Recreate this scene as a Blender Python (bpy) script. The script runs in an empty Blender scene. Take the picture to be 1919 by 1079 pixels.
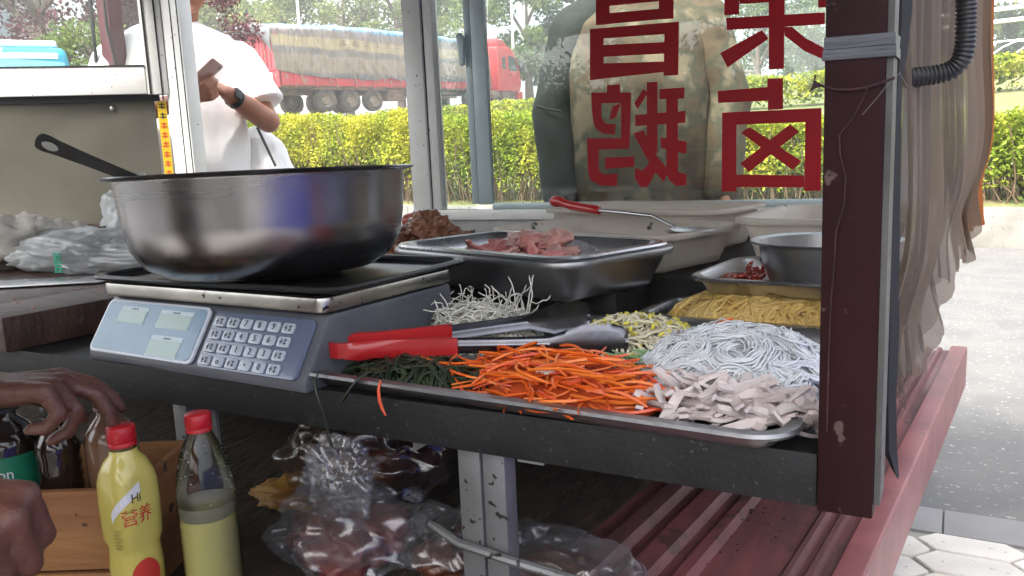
import bpy, bmesh, math, random
import numpy as np
from mathutils import Vector, Matrix, noise

R = math.radians
S = bpy.context.scene
C = S.collection
rnd = random.Random(7)
nr = np.random.RandomState(11)

# ------------------------------------------------------------ camera, sky, sun, exposure
def make_camera():
    yaw, pitch, roll, f = R(29), R(-9.2), R(-2.5), 1520.0
    fw = Vector((-math.sin(yaw) * math.cos(pitch), math.cos(yaw) * math.cos(pitch), math.sin(pitch)))
    rt0 = Vector((math.cos(yaw), math.sin(yaw), 0)); up0 = rt0.cross(fw)
    rt = rt0 * math.cos(roll) + up0 * math.sin(roll)
    up = up0 * math.cos(roll) - rt0 * math.sin(roll)
    cd = bpy.data.cameras.new('camera'); co = bpy.data.objects.new('camera', cd); C.objects.link(co)
    m = Matrix((rt, up, -fw)).transposed().to_4x4(); m.translation = (0, 0, 1.0)
    co.matrix_world = m
    cd.sensor_width = 36; cd.lens = 36 * f / 1919; cd.clip_start = .02; cd.clip_end = 2000
    S.camera = co
make_camera()

w = bpy.data.worlds.new('World'); S.world = w; w.use_nodes = True
nt = w.node_tree; bg = nt.nodes['Background']
sky = nt.nodes.new('ShaderNodeTexSky'); sky.sky_type = 'NISHITA'; sky.sun_disc = False
sky.sun_elevation = R(55); sky.sun_rotation = R(-165); sky.dust_density = 6.0; sky.air_density = 1.0; sky.ozone_density = 1.0
hs = nt.nodes.new('ShaderNodeHueSaturation'); hs.inputs['Saturation'].default_value = .42   # hazy, milky sky
nt.links.new(sky.outputs[0], hs.inputs['Color']); nt.links.new(hs.outputs[0], bg.inputs[0]); bg.inputs[1].default_value = 0.15

sl = bpy.data.lights.new('sun', 'SUN'); sl.energy = 2.0; sl.angle = R(12); sl.color = (1, .95, .87)
so = bpy.data.objects.new('sun', sl); C.objects.link(so)
_az, _el = R(-165), R(55)
_d = Vector((math.sin(_az) * math.cos(_el), math.cos(_az) * math.cos(_el), math.sin(_el)))
so.rotation_euler = _d.to_track_quat('Z', 'Y').to_euler(); so.location = (0, 0, 30)

S.view_settings.view_transform = 'Standard'; S.view_settings.look = 'None'
S.view_settings.exposure = 2.25; S.view_settings.gamma = 1.0
S.render.engine = 'CYCLES'
S.cycles.use_denoising = True
S.cycles.max_bounces = 10; S.cycles.transparent_max_bounces = 24; S.cycles.diffuse_bounces = 4
S.cycles.caustics_reflective = False; S.cycles.caustics_refractive = False
S.cycles.sample_clamp_indirect = 6

# ------------------------------------------------------------ materials
MATS = {}
def mat(name, col, rough=.5, metal=0.0, col2=None, nscale=12.0, ndetail=6, nlo=.38, nhi=.62, bump=0.0, bscale=40.0,
        spec=.5, trans=0.0, alpha=1.0, sss=0.0, coat=0.0, stretch=None, spots=None, spot_scale=60, spot_at=.66, island=0.0,
        rough2=None, ior=1.45, aniso=0.0, transl=0.0):
    if name in MATS: return MATS[name]
    m = bpy.data.materials.new(name); m.use_nodes = True; MATS[name] = m
    t = m.node_tree; N = t.nodes; Lk = t.links.new
    b = N['Principled BSDF']
    b.inputs['Roughness'].default_value = rough; b.inputs['Metallic'].default_value = metal
    b.inputs['Specular IOR Level'].default_value = spec; b.inputs['Transmission Weight'].default_value = trans
    b.inputs['Coat Weight'].default_value = coat; b.inputs['IOR'].default_value = ior
    b.inputs['Anisotropic'].default_value = aniso
    if sss: b.inputs['Subsurface Weight'].default_value = sss; b.inputs['Subsurface Radius'].default_value = (.01, .006, .004)
    if alpha < 1: b.inputs['Alpha'].default_value = alpha
    tc = N.new('ShaderNodeTexCoord'); mp = N.new('ShaderNodeMapping'); Lk(tc.outputs['Object'], mp.inputs[0])
    if stretch: mp.inputs['Scale'].default_value = stretch
    out = None
    if col2 is not None:
        nz = N.new('ShaderNodeTexNoise'); nz.inputs['Scale'].default_value = nscale; nz.inputs['Detail'].default_value = ndetail
        Lk(mp.outputs[0], nz.inputs['Vector'])
        r = N.new('ShaderNodeValToRGB'); r.color_ramp.elements[0].position = nlo; r.color_ramp.elements[1].position = nhi
        r.color_ramp.elements[0].color = (*col, 1); r.color_ramp.elements[1].color = (*col2, 1)
        Lk(nz.outputs['Fac'], r.inputs[0]); out = r.outputs[0]
        if rough2 is not None:
            mr = N.new('ShaderNodeMapRange'); mr.inputs['From Min'].default_value = nlo; mr.inputs['From Max'].default_value = nhi
            mr.inputs['To Min'].default_value = rough; mr.inputs['To Max'].default_value = rough2
            Lk(nz.outputs['Fac'], mr.inputs[0]); Lk(mr.outputs[0], b.inputs['Roughness'])
    if spots is not None:
        n2 = N.new('ShaderNodeTexNoise'); n2.inputs['Scale'].default_value = spot_scale; n2.inputs['Detail'].default_value = 3
        Lk(tc.outputs['Object'], n2.inputs['Vector'])
        r2 = N.new('ShaderNodeValToRGB'); r2.color_ramp.elements[0].position = spot_at; r2.color_ramp.elements[1].position = spot_at + .04
        r2.color_ramp.elements[0].color = (0, 0, 0, 1); r2.color_ramp.elements[1].color = (1, 1, 1, 1)
        Lk(n2.outputs['Fac'], r2.inputs[0])
        mx = N.new('ShaderNodeMix'); mx.data_type = 'RGBA'
        Lk(r2.outputs[0], mx.inputs['Factor'])
        if out: Lk(out, mx.inputs['A'])
        else: mx.inputs['A'].default_value = (*col, 1)
        mx.inputs['B'].default_value = (*spots, 1); out = mx.outputs['Result']
    if island:
        ge = N.new('ShaderNodeNewGeometry'); hs = N.new('ShaderNodeHueSaturation')
        mr = N.new('ShaderNodeMapRange'); mr.inputs['To Min'].default_value = 1 - island; mr.inputs['To Max'].default_value = 1 + island
        Lk(ge.outputs['Random Per Island'], mr.inputs[0]); Lk(mr.outputs[0], hs.inputs['Value'])
        if out: Lk(out, hs.inputs['Color'])
        else: hs.inputs['Color'].default_value = (*col, 1)
        out = hs.outputs[0]
    if out: Lk(out, b.inputs['Base Color'])
    else: b.inputs['Base Color'].default_value = (*col, 1)
    if bump:
        nb = N.new('ShaderNodeTexNoise'); nb.inputs['Scale'].default_value = bscale; nb.inputs['Detail'].default_value = 5
        Lk(mp.outputs[0], nb.inputs['Vector'])
        bp = N.new('ShaderNodeBump'); bp.inputs['Strength'].default_value = bump; bp.inputs['Distance'].default_value = .01
        Lk(nb.outputs['Fac'], bp.inputs['Height']); Lk(bp.outputs[0], b.inputs['Normal'])
    if transl:
        tr = N.new('ShaderNodeBsdfTranslucent'); ms = N.new('ShaderNodeMixShader'); ms.inputs[0].default_value = transl
        if out: Lk(out, tr.inputs[0])
        else: tr.inputs[0].default_value = (*col, 1)
        Lk(b.outputs[0], ms.inputs[1]); Lk(tr.outputs[0], ms.inputs[2]); Lk(ms.outputs[0], N['Material Output'].inputs[0])
    return m

def glass_mat(name, refl=.12, tint=(.93, .97, .95), dirt=.05, dirtcol=(.8, .82, .8), gloss_rough=.0):
    m = bpy.data.materials.new(name); m.use_nodes = True; t = m.node_tree; N = t.nodes; Lk = t.links.new
    N.remove(N['Principled BSDF'])
    tr = N.new('ShaderNodeBsdfTransparent'); tr.inputs[0].default_value = (*tint, 1)
    gl = N.new('ShaderNodeBsdfGlossy'); gl.inputs['Roughness'].default_value = gloss_rough
    fr = N.new('ShaderNodeFresnel'); fr.inputs[0].default_value = 1.5
    ad = N.new('ShaderNodeMath'); ad.operation = 'ADD'; ad.inputs[1].default_value = refl; Lk(fr.outputs[0], ad.inputs[0])
    m1 = N.new('ShaderNodeMixShader'); Lk(ad.outputs[0], m1.inputs[0]); Lk(tr.outputs[0], m1.inputs[1]); Lk(gl.outputs[0], m1.inputs[2])
    df = N.new('ShaderNodeBsdfDiffuse'); df.inputs[0].default_value = (*dirtcol, 1)
    tl = N.new('ShaderNodeBsdfTranslucent'); tl.inputs[0].default_value = (*dirtcol, 1)
    m0 = N.new('ShaderNodeMixShader'); m0.inputs[0].default_value = .6; Lk(df.outputs[0], m0.inputs[1]); Lk(tl.outputs[0], m0.inputs[2])
    tc = N.new('ShaderNodeTexCoord'); nz = N.new('ShaderNodeTexNoise'); nz.inputs['Scale'].default_value = 6; nz.inputs['Detail'].default_value = 8
    Lk(tc.outputs['Object'], nz.inputs['Vector'])
    mr = N.new('ShaderNodeMapRange'); mr.inputs['From Min'].default_value = .35; mr.inputs['From Max'].default_value = .7
    mr.inputs['To Min'].default_value = dirt * .4; mr.inputs['To Max'].default_value = dirt * 2
    Lk(nz.outputs['Fac'], mr.inputs[0])
    m2 = N.new('ShaderNodeMixShader'); Lk(mr.outputs[0], m2.inputs[0]); Lk(m1.outputs[0], m2.inputs[1]); Lk(m0.outputs[0], m2.inputs[2])
    Lk(m2.outputs[0], N['Material Output'].inputs[0]); MATS[name] = m
    return m

# ------------------------------------------------------------ mesh helpers
class MB:
    def __init__(s): s.v = []; s.f = []
    def add(s, vs, fs):
        o = len(s.v); s.v += [tuple(p) for p in vs]; s.f += [tuple(i + o for i in f) for f in fs]; return s
    def box(s, x0, x1, y0, y1, z0, z1, M=None):
        vs = [(x, y, z) for z in (z0, z1) for y in (y0, y1) for x in (x0, x1)]
        if M: vs = [tuple(M @ Vector(p)) for p in vs]
        return s.add(vs, [(0, 2, 3, 1), (4, 5, 7, 6), (0, 1, 5, 4), (2, 6, 7, 3), (0, 4, 6, 2), (1, 3, 7, 5)])
    def rings(s, rs, closed=True, cap0=False, cap1=False):
        n = len(rs[0]); vs = [p for r in rs for p in r]; fs = []
        for i in range(len(rs) - 1):
            for j in range(n if closed else n - 1):
                k = (j + 1) % n; fs.append((i * n + j, i * n + k, (i + 1) * n + k, (i + 1) * n + j))
        if cap0: fs.append(tuple(range(n - 1, -1, -1)))
        if cap1: fs.append(tuple((len(rs) - 1) * n + j for j in range(n)))
        return s.add(vs, fs)
    def lathe(s, prof, n=48, c=(0, 0, 0)):
        rs = []
        for r, z in prof:
            r = max(r, 1e-4)
            rs.append([(c[0] + r * math.cos(2 * math.pi * j / n), c[1] + r * math.sin(2 * math.pi * j / n), c[2] + z) for j in range(n)])
        return s.rings(rs)
    def tube(s, pts, rad, n=10, cap=True, flat=1.0):
        pts = [Vector(p) for p in pts]; rs = []
        if not hasattr(rad, '__len__'): rad = [rad] * len(pts)
        t0 = (pts[1] - pts[0]).normalized(); a = Vector((0, 0, 1)) if abs(t0.z) < .9 else Vector((1, 0, 0))
        u = (a - t0 * a.dot(t0)).normalized()
        for i, p in enumerate(pts):
            t = (pts[min(i + 1, len(pts) - 1)] - pts[max(i - 1, 0)]).normalized()
            u = (u - t * u.dot(t)).normalized(); v = t.cross(u)
            rs.append([tuple(p + (u * math.cos(2 * math.pi * j / n) * flat + v * math.sin(2 * math.pi * j / n)) * rad[i]) for j in range(n)])
        return s.rings(rs, True, cap, cap)
    def poly(s, pts, thick):  # pts 3D planar polygon, thick vector
        n = len(pts); t = Vector(thick); a = [Vector(p) for p in pts]; b = [p + t for p in a]
        return s.add(a + b, [tuple(range(n)), tuple(range(2 * n - 1, n - 1, -1))] + [(j, n + j, n + (j + 1) % n, (j + 1) % n) for j in range(n)])
    def sphere(s, c, r, n=16, m=10, sc=(1, 1, 1), M=None):
        rs = []
        for i in range(m + 1):
            th = math.pi * i / m; q = max(math.sin(th), 1e-3)
            ring = [Vector((q * math.cos(2 * math.pi * j / n) * r * sc[0], q * math.sin(2 * math.pi * j / n) * r * sc[1], -math.cos(th) * r * sc[2])) for j in range(n)]
            if M: ring = [M @ p for p in ring]
            rs.append([tuple(p + Vector(c)) for p in ring])
        return s.rings(rs, True, True, True)
    def shift(s, d): s.v = [(p[0] + d[0], p[1] + d[1], p[2] + d[2]) for p in s.v]; return s
    def xf(s, M): s.v = [tuple(M @ Vector(p)) for p in s.v]; return s
    def jitter(s, a, sc, seed=0):
        out = []
        for p in s.v:
            q = noise.noise_vector(Vector(p) * sc + Vector((seed, seed * 1.7, 0))); out.append((p[0] + q.x * a, p[1] + q.y * a, p[2] + q.z * a))
        s.v = out; return s

def finish(name, me, m, parent=None):
    o = bpy.data.objects.new(name, me); C.objects.link(o)
    if m is not None and not me.materials: me.materials.append(m)
    if parent: o.parent = parent
    return o
def build(name, mb, m, parent=None, smooth=True, bevel=0, seg=2, root=None, angle=40, subdiv=0, loc=None):
    """root: Vector to subtract so world-space vertices sit right under a moved parent"""
    if root is not None: mb.shift((-root[0], -root[1], -root[2]))
    me = bpy.data.meshes.new(name); me.from_pydata(mb.v, [], mb.f); me.validate()
    bm = bmesh.new(); bm.from_mesh(me)
    bmesh.ops.recalc_face_normals(bm, faces=bm.faces)
    if bevel:
        es = [e for e in bm.edges if len(e.link_faces) == 2 and e.calc_face_angle(0) > R(30)]
        bmesh.ops.bevel(bm, geom=es, offset=bevel, segments=seg, affect='EDGES', clamp_overlap=True, profile=.6)
    for f in bm.faces: f.smooth = smooth
    if smooth:
        for e in bm.edges:
            if len(e.link_faces) == 2 and e.calc_face_angle(0) > R(angle): e.smooth = False
    bm.to_mesh(me); bm.free()
    o = finish(name, me, m, parent)
    if loc is not None: o.location = loc
    return o
def copyobj(src, parent=None, loc=None, rot=None, scale=None):
    o = src.copy(); C.objects.link(o); o.parent = parent
    if loc is not None: o.location = loc
    if rot is not None: o.rotation_euler = rot
    if scale is not None: o.scale = scale
    return o
def tag(o, label, cat, group=None, kind=None):
    o['label'] = label; o['category'] = cat
    if group: o['group'] = group
    if kind: o['kind'] = kind
    return o
def thing(name, label, cat, loc=(0, 0, 0), rotz=0, group=None):
    o = bpy.data.objects.new(name, None); C.objects.link(o); o.location = loc; o.rotation_euler = (0, 0, rotz); o.empty_display_size = .05
    return tag(o, label, cat, group)
def struct(o, kind='structure'): o['kind'] = kind; return o

def fastmesh(name, V, F, m, smooth=False):
    """V (n,3) numpy, F (k,4) or (k,3) numpy"""
    me = bpy.data.meshes.new(name); k, q = F.shape
    me.vertices.add(len(V)); me.vertices.foreach_set('co', V.astype(np.float32).ravel())
    me.loops.add(k * q); me.loops.foreach_set('vertex_index', F.astype(np.int32).ravel())
    me.polygons.add(k); me.polygons.foreach_set('loop_start', np.arange(k, dtype=np.int32) * q)
    me.polygons.foreach_set('use_smooth', np.full(k, smooth))
    me.update(calc_edges=True); me.validate()
    if m: me.materials.append(m)
    return me
def leaves(P, size, m, name, flat=0.0, aspect=.55, up=None):
    """leaf quads (diamond with a fold) at the points P"""
    n = len(P); a = nr.normal(size=(n, 3)); a[:, 2] *= (1 - flat); a /= np.linalg.norm(a, axis=1)[:, None]
    b = nr.normal(size=(n, 3)); b -= a * (a * b).sum(1)[:, None]; b /= np.linalg.norm(b, axis=1)[:, None]
    c = np.cross(a, b)
    s = size * nr.uniform(.6, 1.3, (n, 1)); A = a * s * .5; B = b * s * .5 * aspect; K = c * s * .08
    V = np.stack([P - A, P + B + K, P + A, P - B + K], 1).reshape(-1, 3)
    F = np.arange(4 * n).reshape(n, 4)
    return fastmesh(name, V, F, m)
def strands(paths, rad, m, name, sides=5, flat=1.0):
    """many swept noodles: list of (k,3) arrays of equal k -> one mesh"""
    P = np.stack(paths); n, k, _ = P.shape
    T = np.gradient(P, axis=1); T /= np.linalg.norm(T, axis=2)[:, :, None] + 1e-9
    ref = np.tile(np.array([0, 0, 1.0]), (n, k, 1)); U = np.cross(T, ref); U /= np.linalg.norm(U, axis=2)[:, :, None] + 1e-6
    W = np.cross(U, T); rad = np.broadcast_to(np.asarray(rad, float).reshape(-1, 1, 1), (n, k, 1)).copy()
    rad[:, 0] *= .55; rad[:, -1] *= .55
    ang = np.arange(sides) * 2 * np.pi / sides
    V = P[:, :, None, :] + rad[:, :, None, :] * (U[:, :, None, :] * np.cos(ang)[None, None, :, None] + W[:, :, None, :] * np.sin(ang)[None, None, :, None] * flat)
    V = V.reshape(-1, 3); F = []
    base = (np.arange(n) * k * sides)[:, None, None]; i = np.arange(k - 1)[None, :, None] * sides; j = np.arange(sides)[None, None, :]; j2 = (j + 1) % sides
    F = np.stack([base + i + j, base + i + j2, base + i + sides + j2, base + i + sides + j], -1).reshape(-1, 4)
    return fastmesh(name, V, F, m, True)

def rrect(w, d, r, n=6):
    out = []
    for cx, cy, a0 in ((w / 2 - r, d / 2 - r, 0), (-w / 2 + r, d / 2 - r, 90), (-w / 2 + r, -d / 2 + r, 180), (w / 2 - r, -d / 2 + r, 270)):
        for i in range(n + 1):
            a = R(a0 + 90 * i / n); out.append((cx + r * math.cos(a), cy + r * math.sin(a)))
    return out
def tray_mb(w, d, h, r=.03, taper=.012, lip=.012, t=.0018, roll=.003):
    """shallow pan with a flat rolled lip; bottom at z=0, rim at z=h"""
    def ring(e, z): rr = max(r + e, .004); return [(x, y, z) for x, y in rrect(w + 2 * e, d + 2 * e, rr)]
    b = .006
    outer = [ring(-taper - b, 0), ring(-taper - b * .3, b * .3), ring(-taper, b), ring(0, h - .003), ring(lip * .75, h - .003), ring(lip, h - .003 - roll), ring(lip + .002, h - .003), ring(lip, h), ring(0, h + .0004), ring(-t - .002, h - .002),
             ring(-taper - t, b + t), ring(-taper - b * .3 - t, b * .3 + t), ring(-taper - b - t, t)]
    m = MB(); m.rings(outer, True, True, True); return m
def deep_tub(w, d, h, r=.05, taper=.03, lip=.014, t=.003):
    def ring(e, z): rr = max(r + e, .006); return [(x, y, z) for x, y in rrect(w + 2 * e, d + 2 * e, rr)]
    b = .015
    rs = [ring(-taper - b, 0), ring(-taper - b * .3, b * .3), ring(-taper, b), ring(-.004, h - .02), ring(-.002, h - .012), ring(lip, h - .010), ring(lip + .002, h - .004), ring(lip, h), ring(lip * .3, h + .001), ring(-t, h - .003),
          ring(-t - .004, h - .02), ring(-taper - t, b + t), ring(-taper - b - t, t)]
    m = MB(); m.rings(rs, True, True, True); return m

def remesh(name, mb, voxel, m, parent=None, smooth_it=4, root=None, disp=None):
    """union overlapping closed shapes into one continuous skin"""
    if root is not None: mb.shift((-root[0], -root[1], -root[2]))
    me = bpy.data.meshes.new('tmp'); me.from_pydata(mb.v, [], mb.f); o = bpy.data.objects.new('tmp', me); C.objects.link(o)
    md = o.modifiers.new('r', 'REMESH'); md.mode = 'VOXEL'; md.voxel_size = voxel; md.use_smooth_shade = True
    sm = o.modifiers.new('s', 'SMOOTH'); sm.iterations = smooth_it; sm.factor = .5
    dg = bpy.context.evaluated_depsgraph_get(); dg.update()
    ev = o.evaluated_get(dg); me2 = bpy.data.meshes.new_from_object(ev, depsgraph=dg)
    bpy.data.objects.remove(o); bpy.data.meshes.remove(me); me2.name = name
    if disp:
        a, sc = disp; n = len(me2.vertices); co = np.empty(n * 3); me2.vertices.foreach_get('co', co); co = co.reshape(-1, 3)
        for i in range(n):
            q = noise.noise_vector(Vector(co[i]) * sc); co[i] += np.array(q) * a
        me2.vertices.foreach_set('co', co.ravel()); me2.update()
    for p in me2.polygons: p.use_smooth = True
    me2.materials.clear()
    return finish(name, me2, m, parent)
def limb(mb, pts, rads, n=14):
    """tapered limb with rounded joints"""
    mb.tube(pts, rads, n)
    for p, r in zip(pts, rads): mb.sphere(p, r * 1.0, n, 8)
    return mb

def text_mesh(name, s, size, m, thick=.0004, align='CENTER'):
    cu = bpy.data.curves.new('t', 'FONT'); cu.body = s; cu.size = size; cu.align_x = align; cu.align_y = 'CENTER'; cu.extrude = thick
    cu.resolution_u = 3
    o = bpy.data.objects.new('t', cu); C.objects.link(o)
    dg = bpy.context.evaluated_depsgraph_get(); dg.update()
    me = bpy.data.meshes.new_from_object(o.evaluated_get(dg), depsgraph=dg); me.name = name
    bpy.data.objects.remove(o); bpy.data.curves.remove(cu); me.materials.clear(); me.materials.append(m)
    return me

# shared materials
STEEL = mat('steel', (.55, .55, .56), .24, 1.0, (.46, .46, .47), 9, bump=.03, bscale=200, stretch=(1, 1, .15), rough2=.34)
STEEL_DULL = mat('steel_dull', (.42, .42, .42), .38, 1.0, (.28, .28, .27), 7, bump=.05, bscale=90, rough2=.55, spots=(.1, .09, .08), spot_scale=70, spot_at=.70)
ALU = mat('aluminium', (.82, .82, .80), .45, .15, (.70, .70, .67), 5, spots=(.06, .055, .05), spot_scale=85, spot_at=.70, bump=.03, bscale=30)
RUBBER = mat('rubber', (.015, .015, .016), .7)
BLACK = mat('black_plastic', (.02, .02, .022), .45)
REDPLASTIC = mat('red_plastic', (.42, .016, .018), .28, 0, (.34, .012, .014), 6, coat=.3)
# ------------------------------------------------------------ ground, kerb, hedges, bank, road
GROUND = mat('pavement_surface', (.110, .110, .110), .9, 0, (.135, .132, .127), 3.5, 14, spots=(.25, .25, .24), spot_scale=42, spot_at=.63, bump=.5, bscale=80)
g = MB()
def ground_z(x, y): return 0.0
g.add([(-300, -300, 0), (300, -300, 0), (300, 300, 0), (-300, 300, 0)], [(0, 1, 2, 3)])
struct(build('ground', g, GROUND, smooth=False))

DARK_GROUND = mat('added_dark_asphalt', (.045, .045, .047), .9, 0, (.065, .064, .062), 3, bump=.3, bscale=90)
struct(build('added_dark_ground', MB().add([(-40, -13, .006), (40, -13, .006), (40, -1.25, .006), (-40, -1.25, .006)], [(0, 1, 2, 3)]), DARK_GROUND, smooth=False))  # unseen dark ground added behind the camera so the bowl mirrors less light
CONC = mat('concrete_strip', (.17, .17, .168), .85, 0, (.22, .215, .21), 3, bump=.15, bscale=120)
sb = MB()
strip = struct(bpy.data.objects.new('edging_strip', None)); C.objects.link(strip)
x = -3.0
while x < 3.0:
    o = build('edging_stone', MB().box(x, x + .296, 2.200, 2.352, -.06, .010), CONC, strip, bevel=.003); x += .30
PAVER = [mat('paver_stone_%d' % i, c, .85, 0, c2, 9, bump=.25, bscale=120, spots=(.34, .32, .28), spot_scale=45, spot_at=.67)
         for i, (c, c2) in enumerate([((.60, .565, .51), (.50, .47, .42)), ((.55, .52, .47), (.62, .585, .53)), ((.50, .475, .43), (.57, .54, .49))])]
side = struct(bpy.data.objects.new('sidewalk', None)); C.objects.link(side)
GROUT = mat('grout', (.26, .245, .22), .95)
struct(build('paver_bed', MB().box(-2.4, 2.4, -1.2, 2.196, -.05, .003), GROUT, side, smooth=False))
# elongated hexagons with small diamonds between them
def paver(pts, k):
    c = Vector((sum(p[0] for p in pts) / len(pts), sum(p[1] for p in pts) / len(pts)))
    q = []
    for p in pts:
        d = Vector(p) - c; L = d.length; d *= (L - .0045) / L; q.append((d.x + rnd.uniform(-.002, .002), d.y + rnd.uniform(-.002, .002), 0))
    mb = MB().poly(q, (0, 0, .013 + rnd.uniform(-.001, .0015)))
    o = build('paver', mb, PAVER[k % 3], side, bevel=.003, seg=1); o.location = (c.x, c.y, -.001); return o
# honeycomb of long hexagons
for q in range(-4, 5):
    for r in range(0, 8):
        xc = q * .205 + .06; yc = 2.150 - r * .112 - (.056 if q % 2 else 0)
        hx = [(xc - .125, yc), (xc - .080, yc - .056), (xc + .080, yc - .056), (xc + .125, yc), (xc + .080, yc + .056), (xc - .080, yc + .056)]
        paver([(a, min(b_, 2.193)) for a, b_ in hx], rnd.randrange(3))

# kerb of cast blocks in front of the hedge, and the line the hedge follows
K0 = Vector((.286, 8.42, 0)); KD = Vector((-.987, .164, 0)); KN = Vector((.164, .987, 0))
KERB = mat('kerb_concrete', (.17, .165, .145), .9, 0, (.23, .225, .20), 4, bump=.3, bscale=60, spots=(.09, .09, .075), spot_scale=30, spot_at=.66)
kerb = struct(bpy.data.objects.new('kerb', None)); C.objects.link(kerb)
kb = build('kerb_block', MB().box(.006, .594, 0, .20, -.05, .36), KERB, kerb, bevel=.012)
ka = math.atan2(KD.y, KD.x)
for i in range(34):
    o = kb if i == 0 else copyobj(kb, kerb)
    p = K0 + KD * (-2.8 + i * .6) + KN * rnd.uniform(-.006, .006); o.location = (p.x, p.y, rnd.uniform(-.006, .006)); o.rotation_euler = (0, 0, ka + math.pi)
SOIL = mat('soil', (.11, .075, .045), .95, 0, (.17, .12, .07), 8, bump=.5, bscale=30)
GRASSM = mat('grass_bank_soil', (.10, .13, .035), .95, 0, (.17, .15, .07), 5, bump=.4, bscale=20)
# ground behind the kerb climbs to the road
bank = MB(); rows = []
prof = [(.18, .31), (.6, .38), (1.6, .48), (4, .75), (10, 1.55), (16, 2.1), (24, 3.0), (25, 3.6)]
for s in np.linspace(-40, 75, 24): rows.append([tuple(K0 + KD * s + KN * w_ + Vector((0, 0, z_ - (0.0)))) for w_, z_ in prof])
bank.rings(rows, closed=False); struct(build('grass_bank', bank, GRASSM))
ROADM = mat('asphalt', (.16, .155, .15), .9, 0, (.21, .205, .195), 2, bump=.2, bscale=60)
rd = MB(); rows = []
for s in np.linspace(-60, 90, 20): rows.append([tuple(K0 + KD * s + KN * w_ + Vector((0, 0, z_))) for w_, z_ in [(25.0, 3.604), (38, 4.1), (60, 5.2)]])
rd.rings(rows, closed=False); struct(build('road', rd, ROADM))
rows = []; fb = MB()
for s in np.linspace(-160, 190, 16): rows.append([tuple(K0 + KD * s + KN * w_ + Vector((0, 0, z_))) for w_, z_ in [(60, 5.204), (300, 12)]])
fb.rings(rows, closed=False); struct(build('far_field', fb, GRASSM))

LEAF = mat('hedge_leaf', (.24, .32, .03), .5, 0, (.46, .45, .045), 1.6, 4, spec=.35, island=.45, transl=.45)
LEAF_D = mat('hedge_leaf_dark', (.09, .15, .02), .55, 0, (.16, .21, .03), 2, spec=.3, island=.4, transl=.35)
TWIG = mat('twig', (.15, .10, .06), .9)
def hedge(name, label, s0, s1, w0, w1, zb, ztop, n, size, mats=(LEAF, LEAF_D), off=0.0, seed=3, twigs=300):
    root = thing(name, label, 'hedge', tuple(K0 + KD * ((s0 + s1) / 2) + KN * ((w0 + w1) / 2)))
    L = root.location
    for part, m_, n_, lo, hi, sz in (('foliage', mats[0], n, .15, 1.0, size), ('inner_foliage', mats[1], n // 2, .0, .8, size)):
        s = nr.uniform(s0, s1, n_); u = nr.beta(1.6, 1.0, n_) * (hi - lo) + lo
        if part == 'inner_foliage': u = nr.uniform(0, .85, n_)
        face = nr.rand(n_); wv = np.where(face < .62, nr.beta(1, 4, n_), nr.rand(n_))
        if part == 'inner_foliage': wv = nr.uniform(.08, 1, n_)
        top = np.array([ztop(a) for a in s])
        lump = np.array([noise.noise(Vector((a * 1.1, 3.7 + seed, .3))) * .10 + noise.noise(Vector((a * 3.7, 9.1, seed))) * .07 for a in s])
        hh = (top + lump - zb)
        # face bulges out with lumps, bare towards the foot
        blg = np.array([noise.noise(Vector((a * 1.6, b * 3.0, seed + 5.0))) for a, b in zip(s, u)]) * .22
        z = zb + u * hh + nr.normal(0, .02, n_)
        keep = (nr.rand(n_) < np.clip(.12 + u * 1.5, 0, 1)) & (blg + nr.normal(0, .04, n_) > -.125 + .10 * np.clip(1 - u * 1.6, 0, 1))
        ww = w0 + wv * (w1 - w0) - blg * .8 + (1 - u) * .12
        P = np.stack([K0.x + KD.x * s + KN.x * ww, K0.y + KD.y * s + KN.y * ww, z + off], 1)[keep] - np.array(L)
        finish(part, leaves(P, sz, m_, part, flat=.2), None, root)
    paths = []
    for i in range(twigs):
        s = nr.uniform(s0, s1); ww = w0 + .15 + nr.rand() * .5; h = (ztop(s) - zb) * nr.uniform(.5, .95); k = 6
        t = np.linspace(0, 1, k)[:, None]; lean = nr.normal(0, .18, 2)
        b = np.array([K0.x + KD.x * s + KN.x * ww, K0.y + KD.y * s + KN.y * ww, zb - .05 + off])
        paths.append(b + t * np.array([lean[0], lean[1], h]) + nr.normal(0, .012, (k, 3)) - np.array(L))
    finish('stems', strands(paths, .008, TWIG, 'stems', 4), None, root)
    return root
HT = lambda s: 1.20 + .062 * max(0, min(s, 14))
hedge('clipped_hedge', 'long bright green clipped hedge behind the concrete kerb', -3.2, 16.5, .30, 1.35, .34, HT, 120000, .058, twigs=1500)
h2 = hedge('roadside_hedge', 'low pale hedge on the bank along the far road', -14, 26, 15, 16.2, 2.05, lambda s: 3.0, 22000, .15, seed=9, twigs=120)

# steel guard rail and hoop frame on the far field
WHITEM = mat('white_painted_steel', (.75, .75, .74), .4)
gr = thing('guard_rail', 'white tubular guard rail along the road at far right', 'railing', tuple(K0 + KD * (-2) + KN * 24 + Vector((0, 0, 3.55))))
GL = gr.location
def kp(s, w_, z): return K0 + KD * s + KN * w_ + Vector((0, 0, z))
for zz in (5.15, 4.75): build('rail', MB().tube([kp(-26, 24, zz), kp(8, 24, zz)], .07, 8), WHITEM, gr, root=GL)
for s in np.arange(-26, 8.1, 2.0): build('post', MB().tube([kp(s, 24, 3.5), kp(s, 24, 5.16)], .05, 8), WHITEM, gr, root=GL)
hf = thing('hoop_greenhouse_frame', 'bare white hoops of a greenhouse tunnel in the field', 'greenhouse', tuple(kp(2, 50, 4.7)))
for i in range(9):
    s0 = -4 + i * 1.3
    pts = [kp(s0 + 2.6 * math.cos(a) , 50, 4.6 + 2.0 * math.sin(a)) for a in np.linspace(0, math.pi, 14)]
    build('hoop', MB().tube(pts, .05, 6), WHITEM, hf, root=hf.location)
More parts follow.
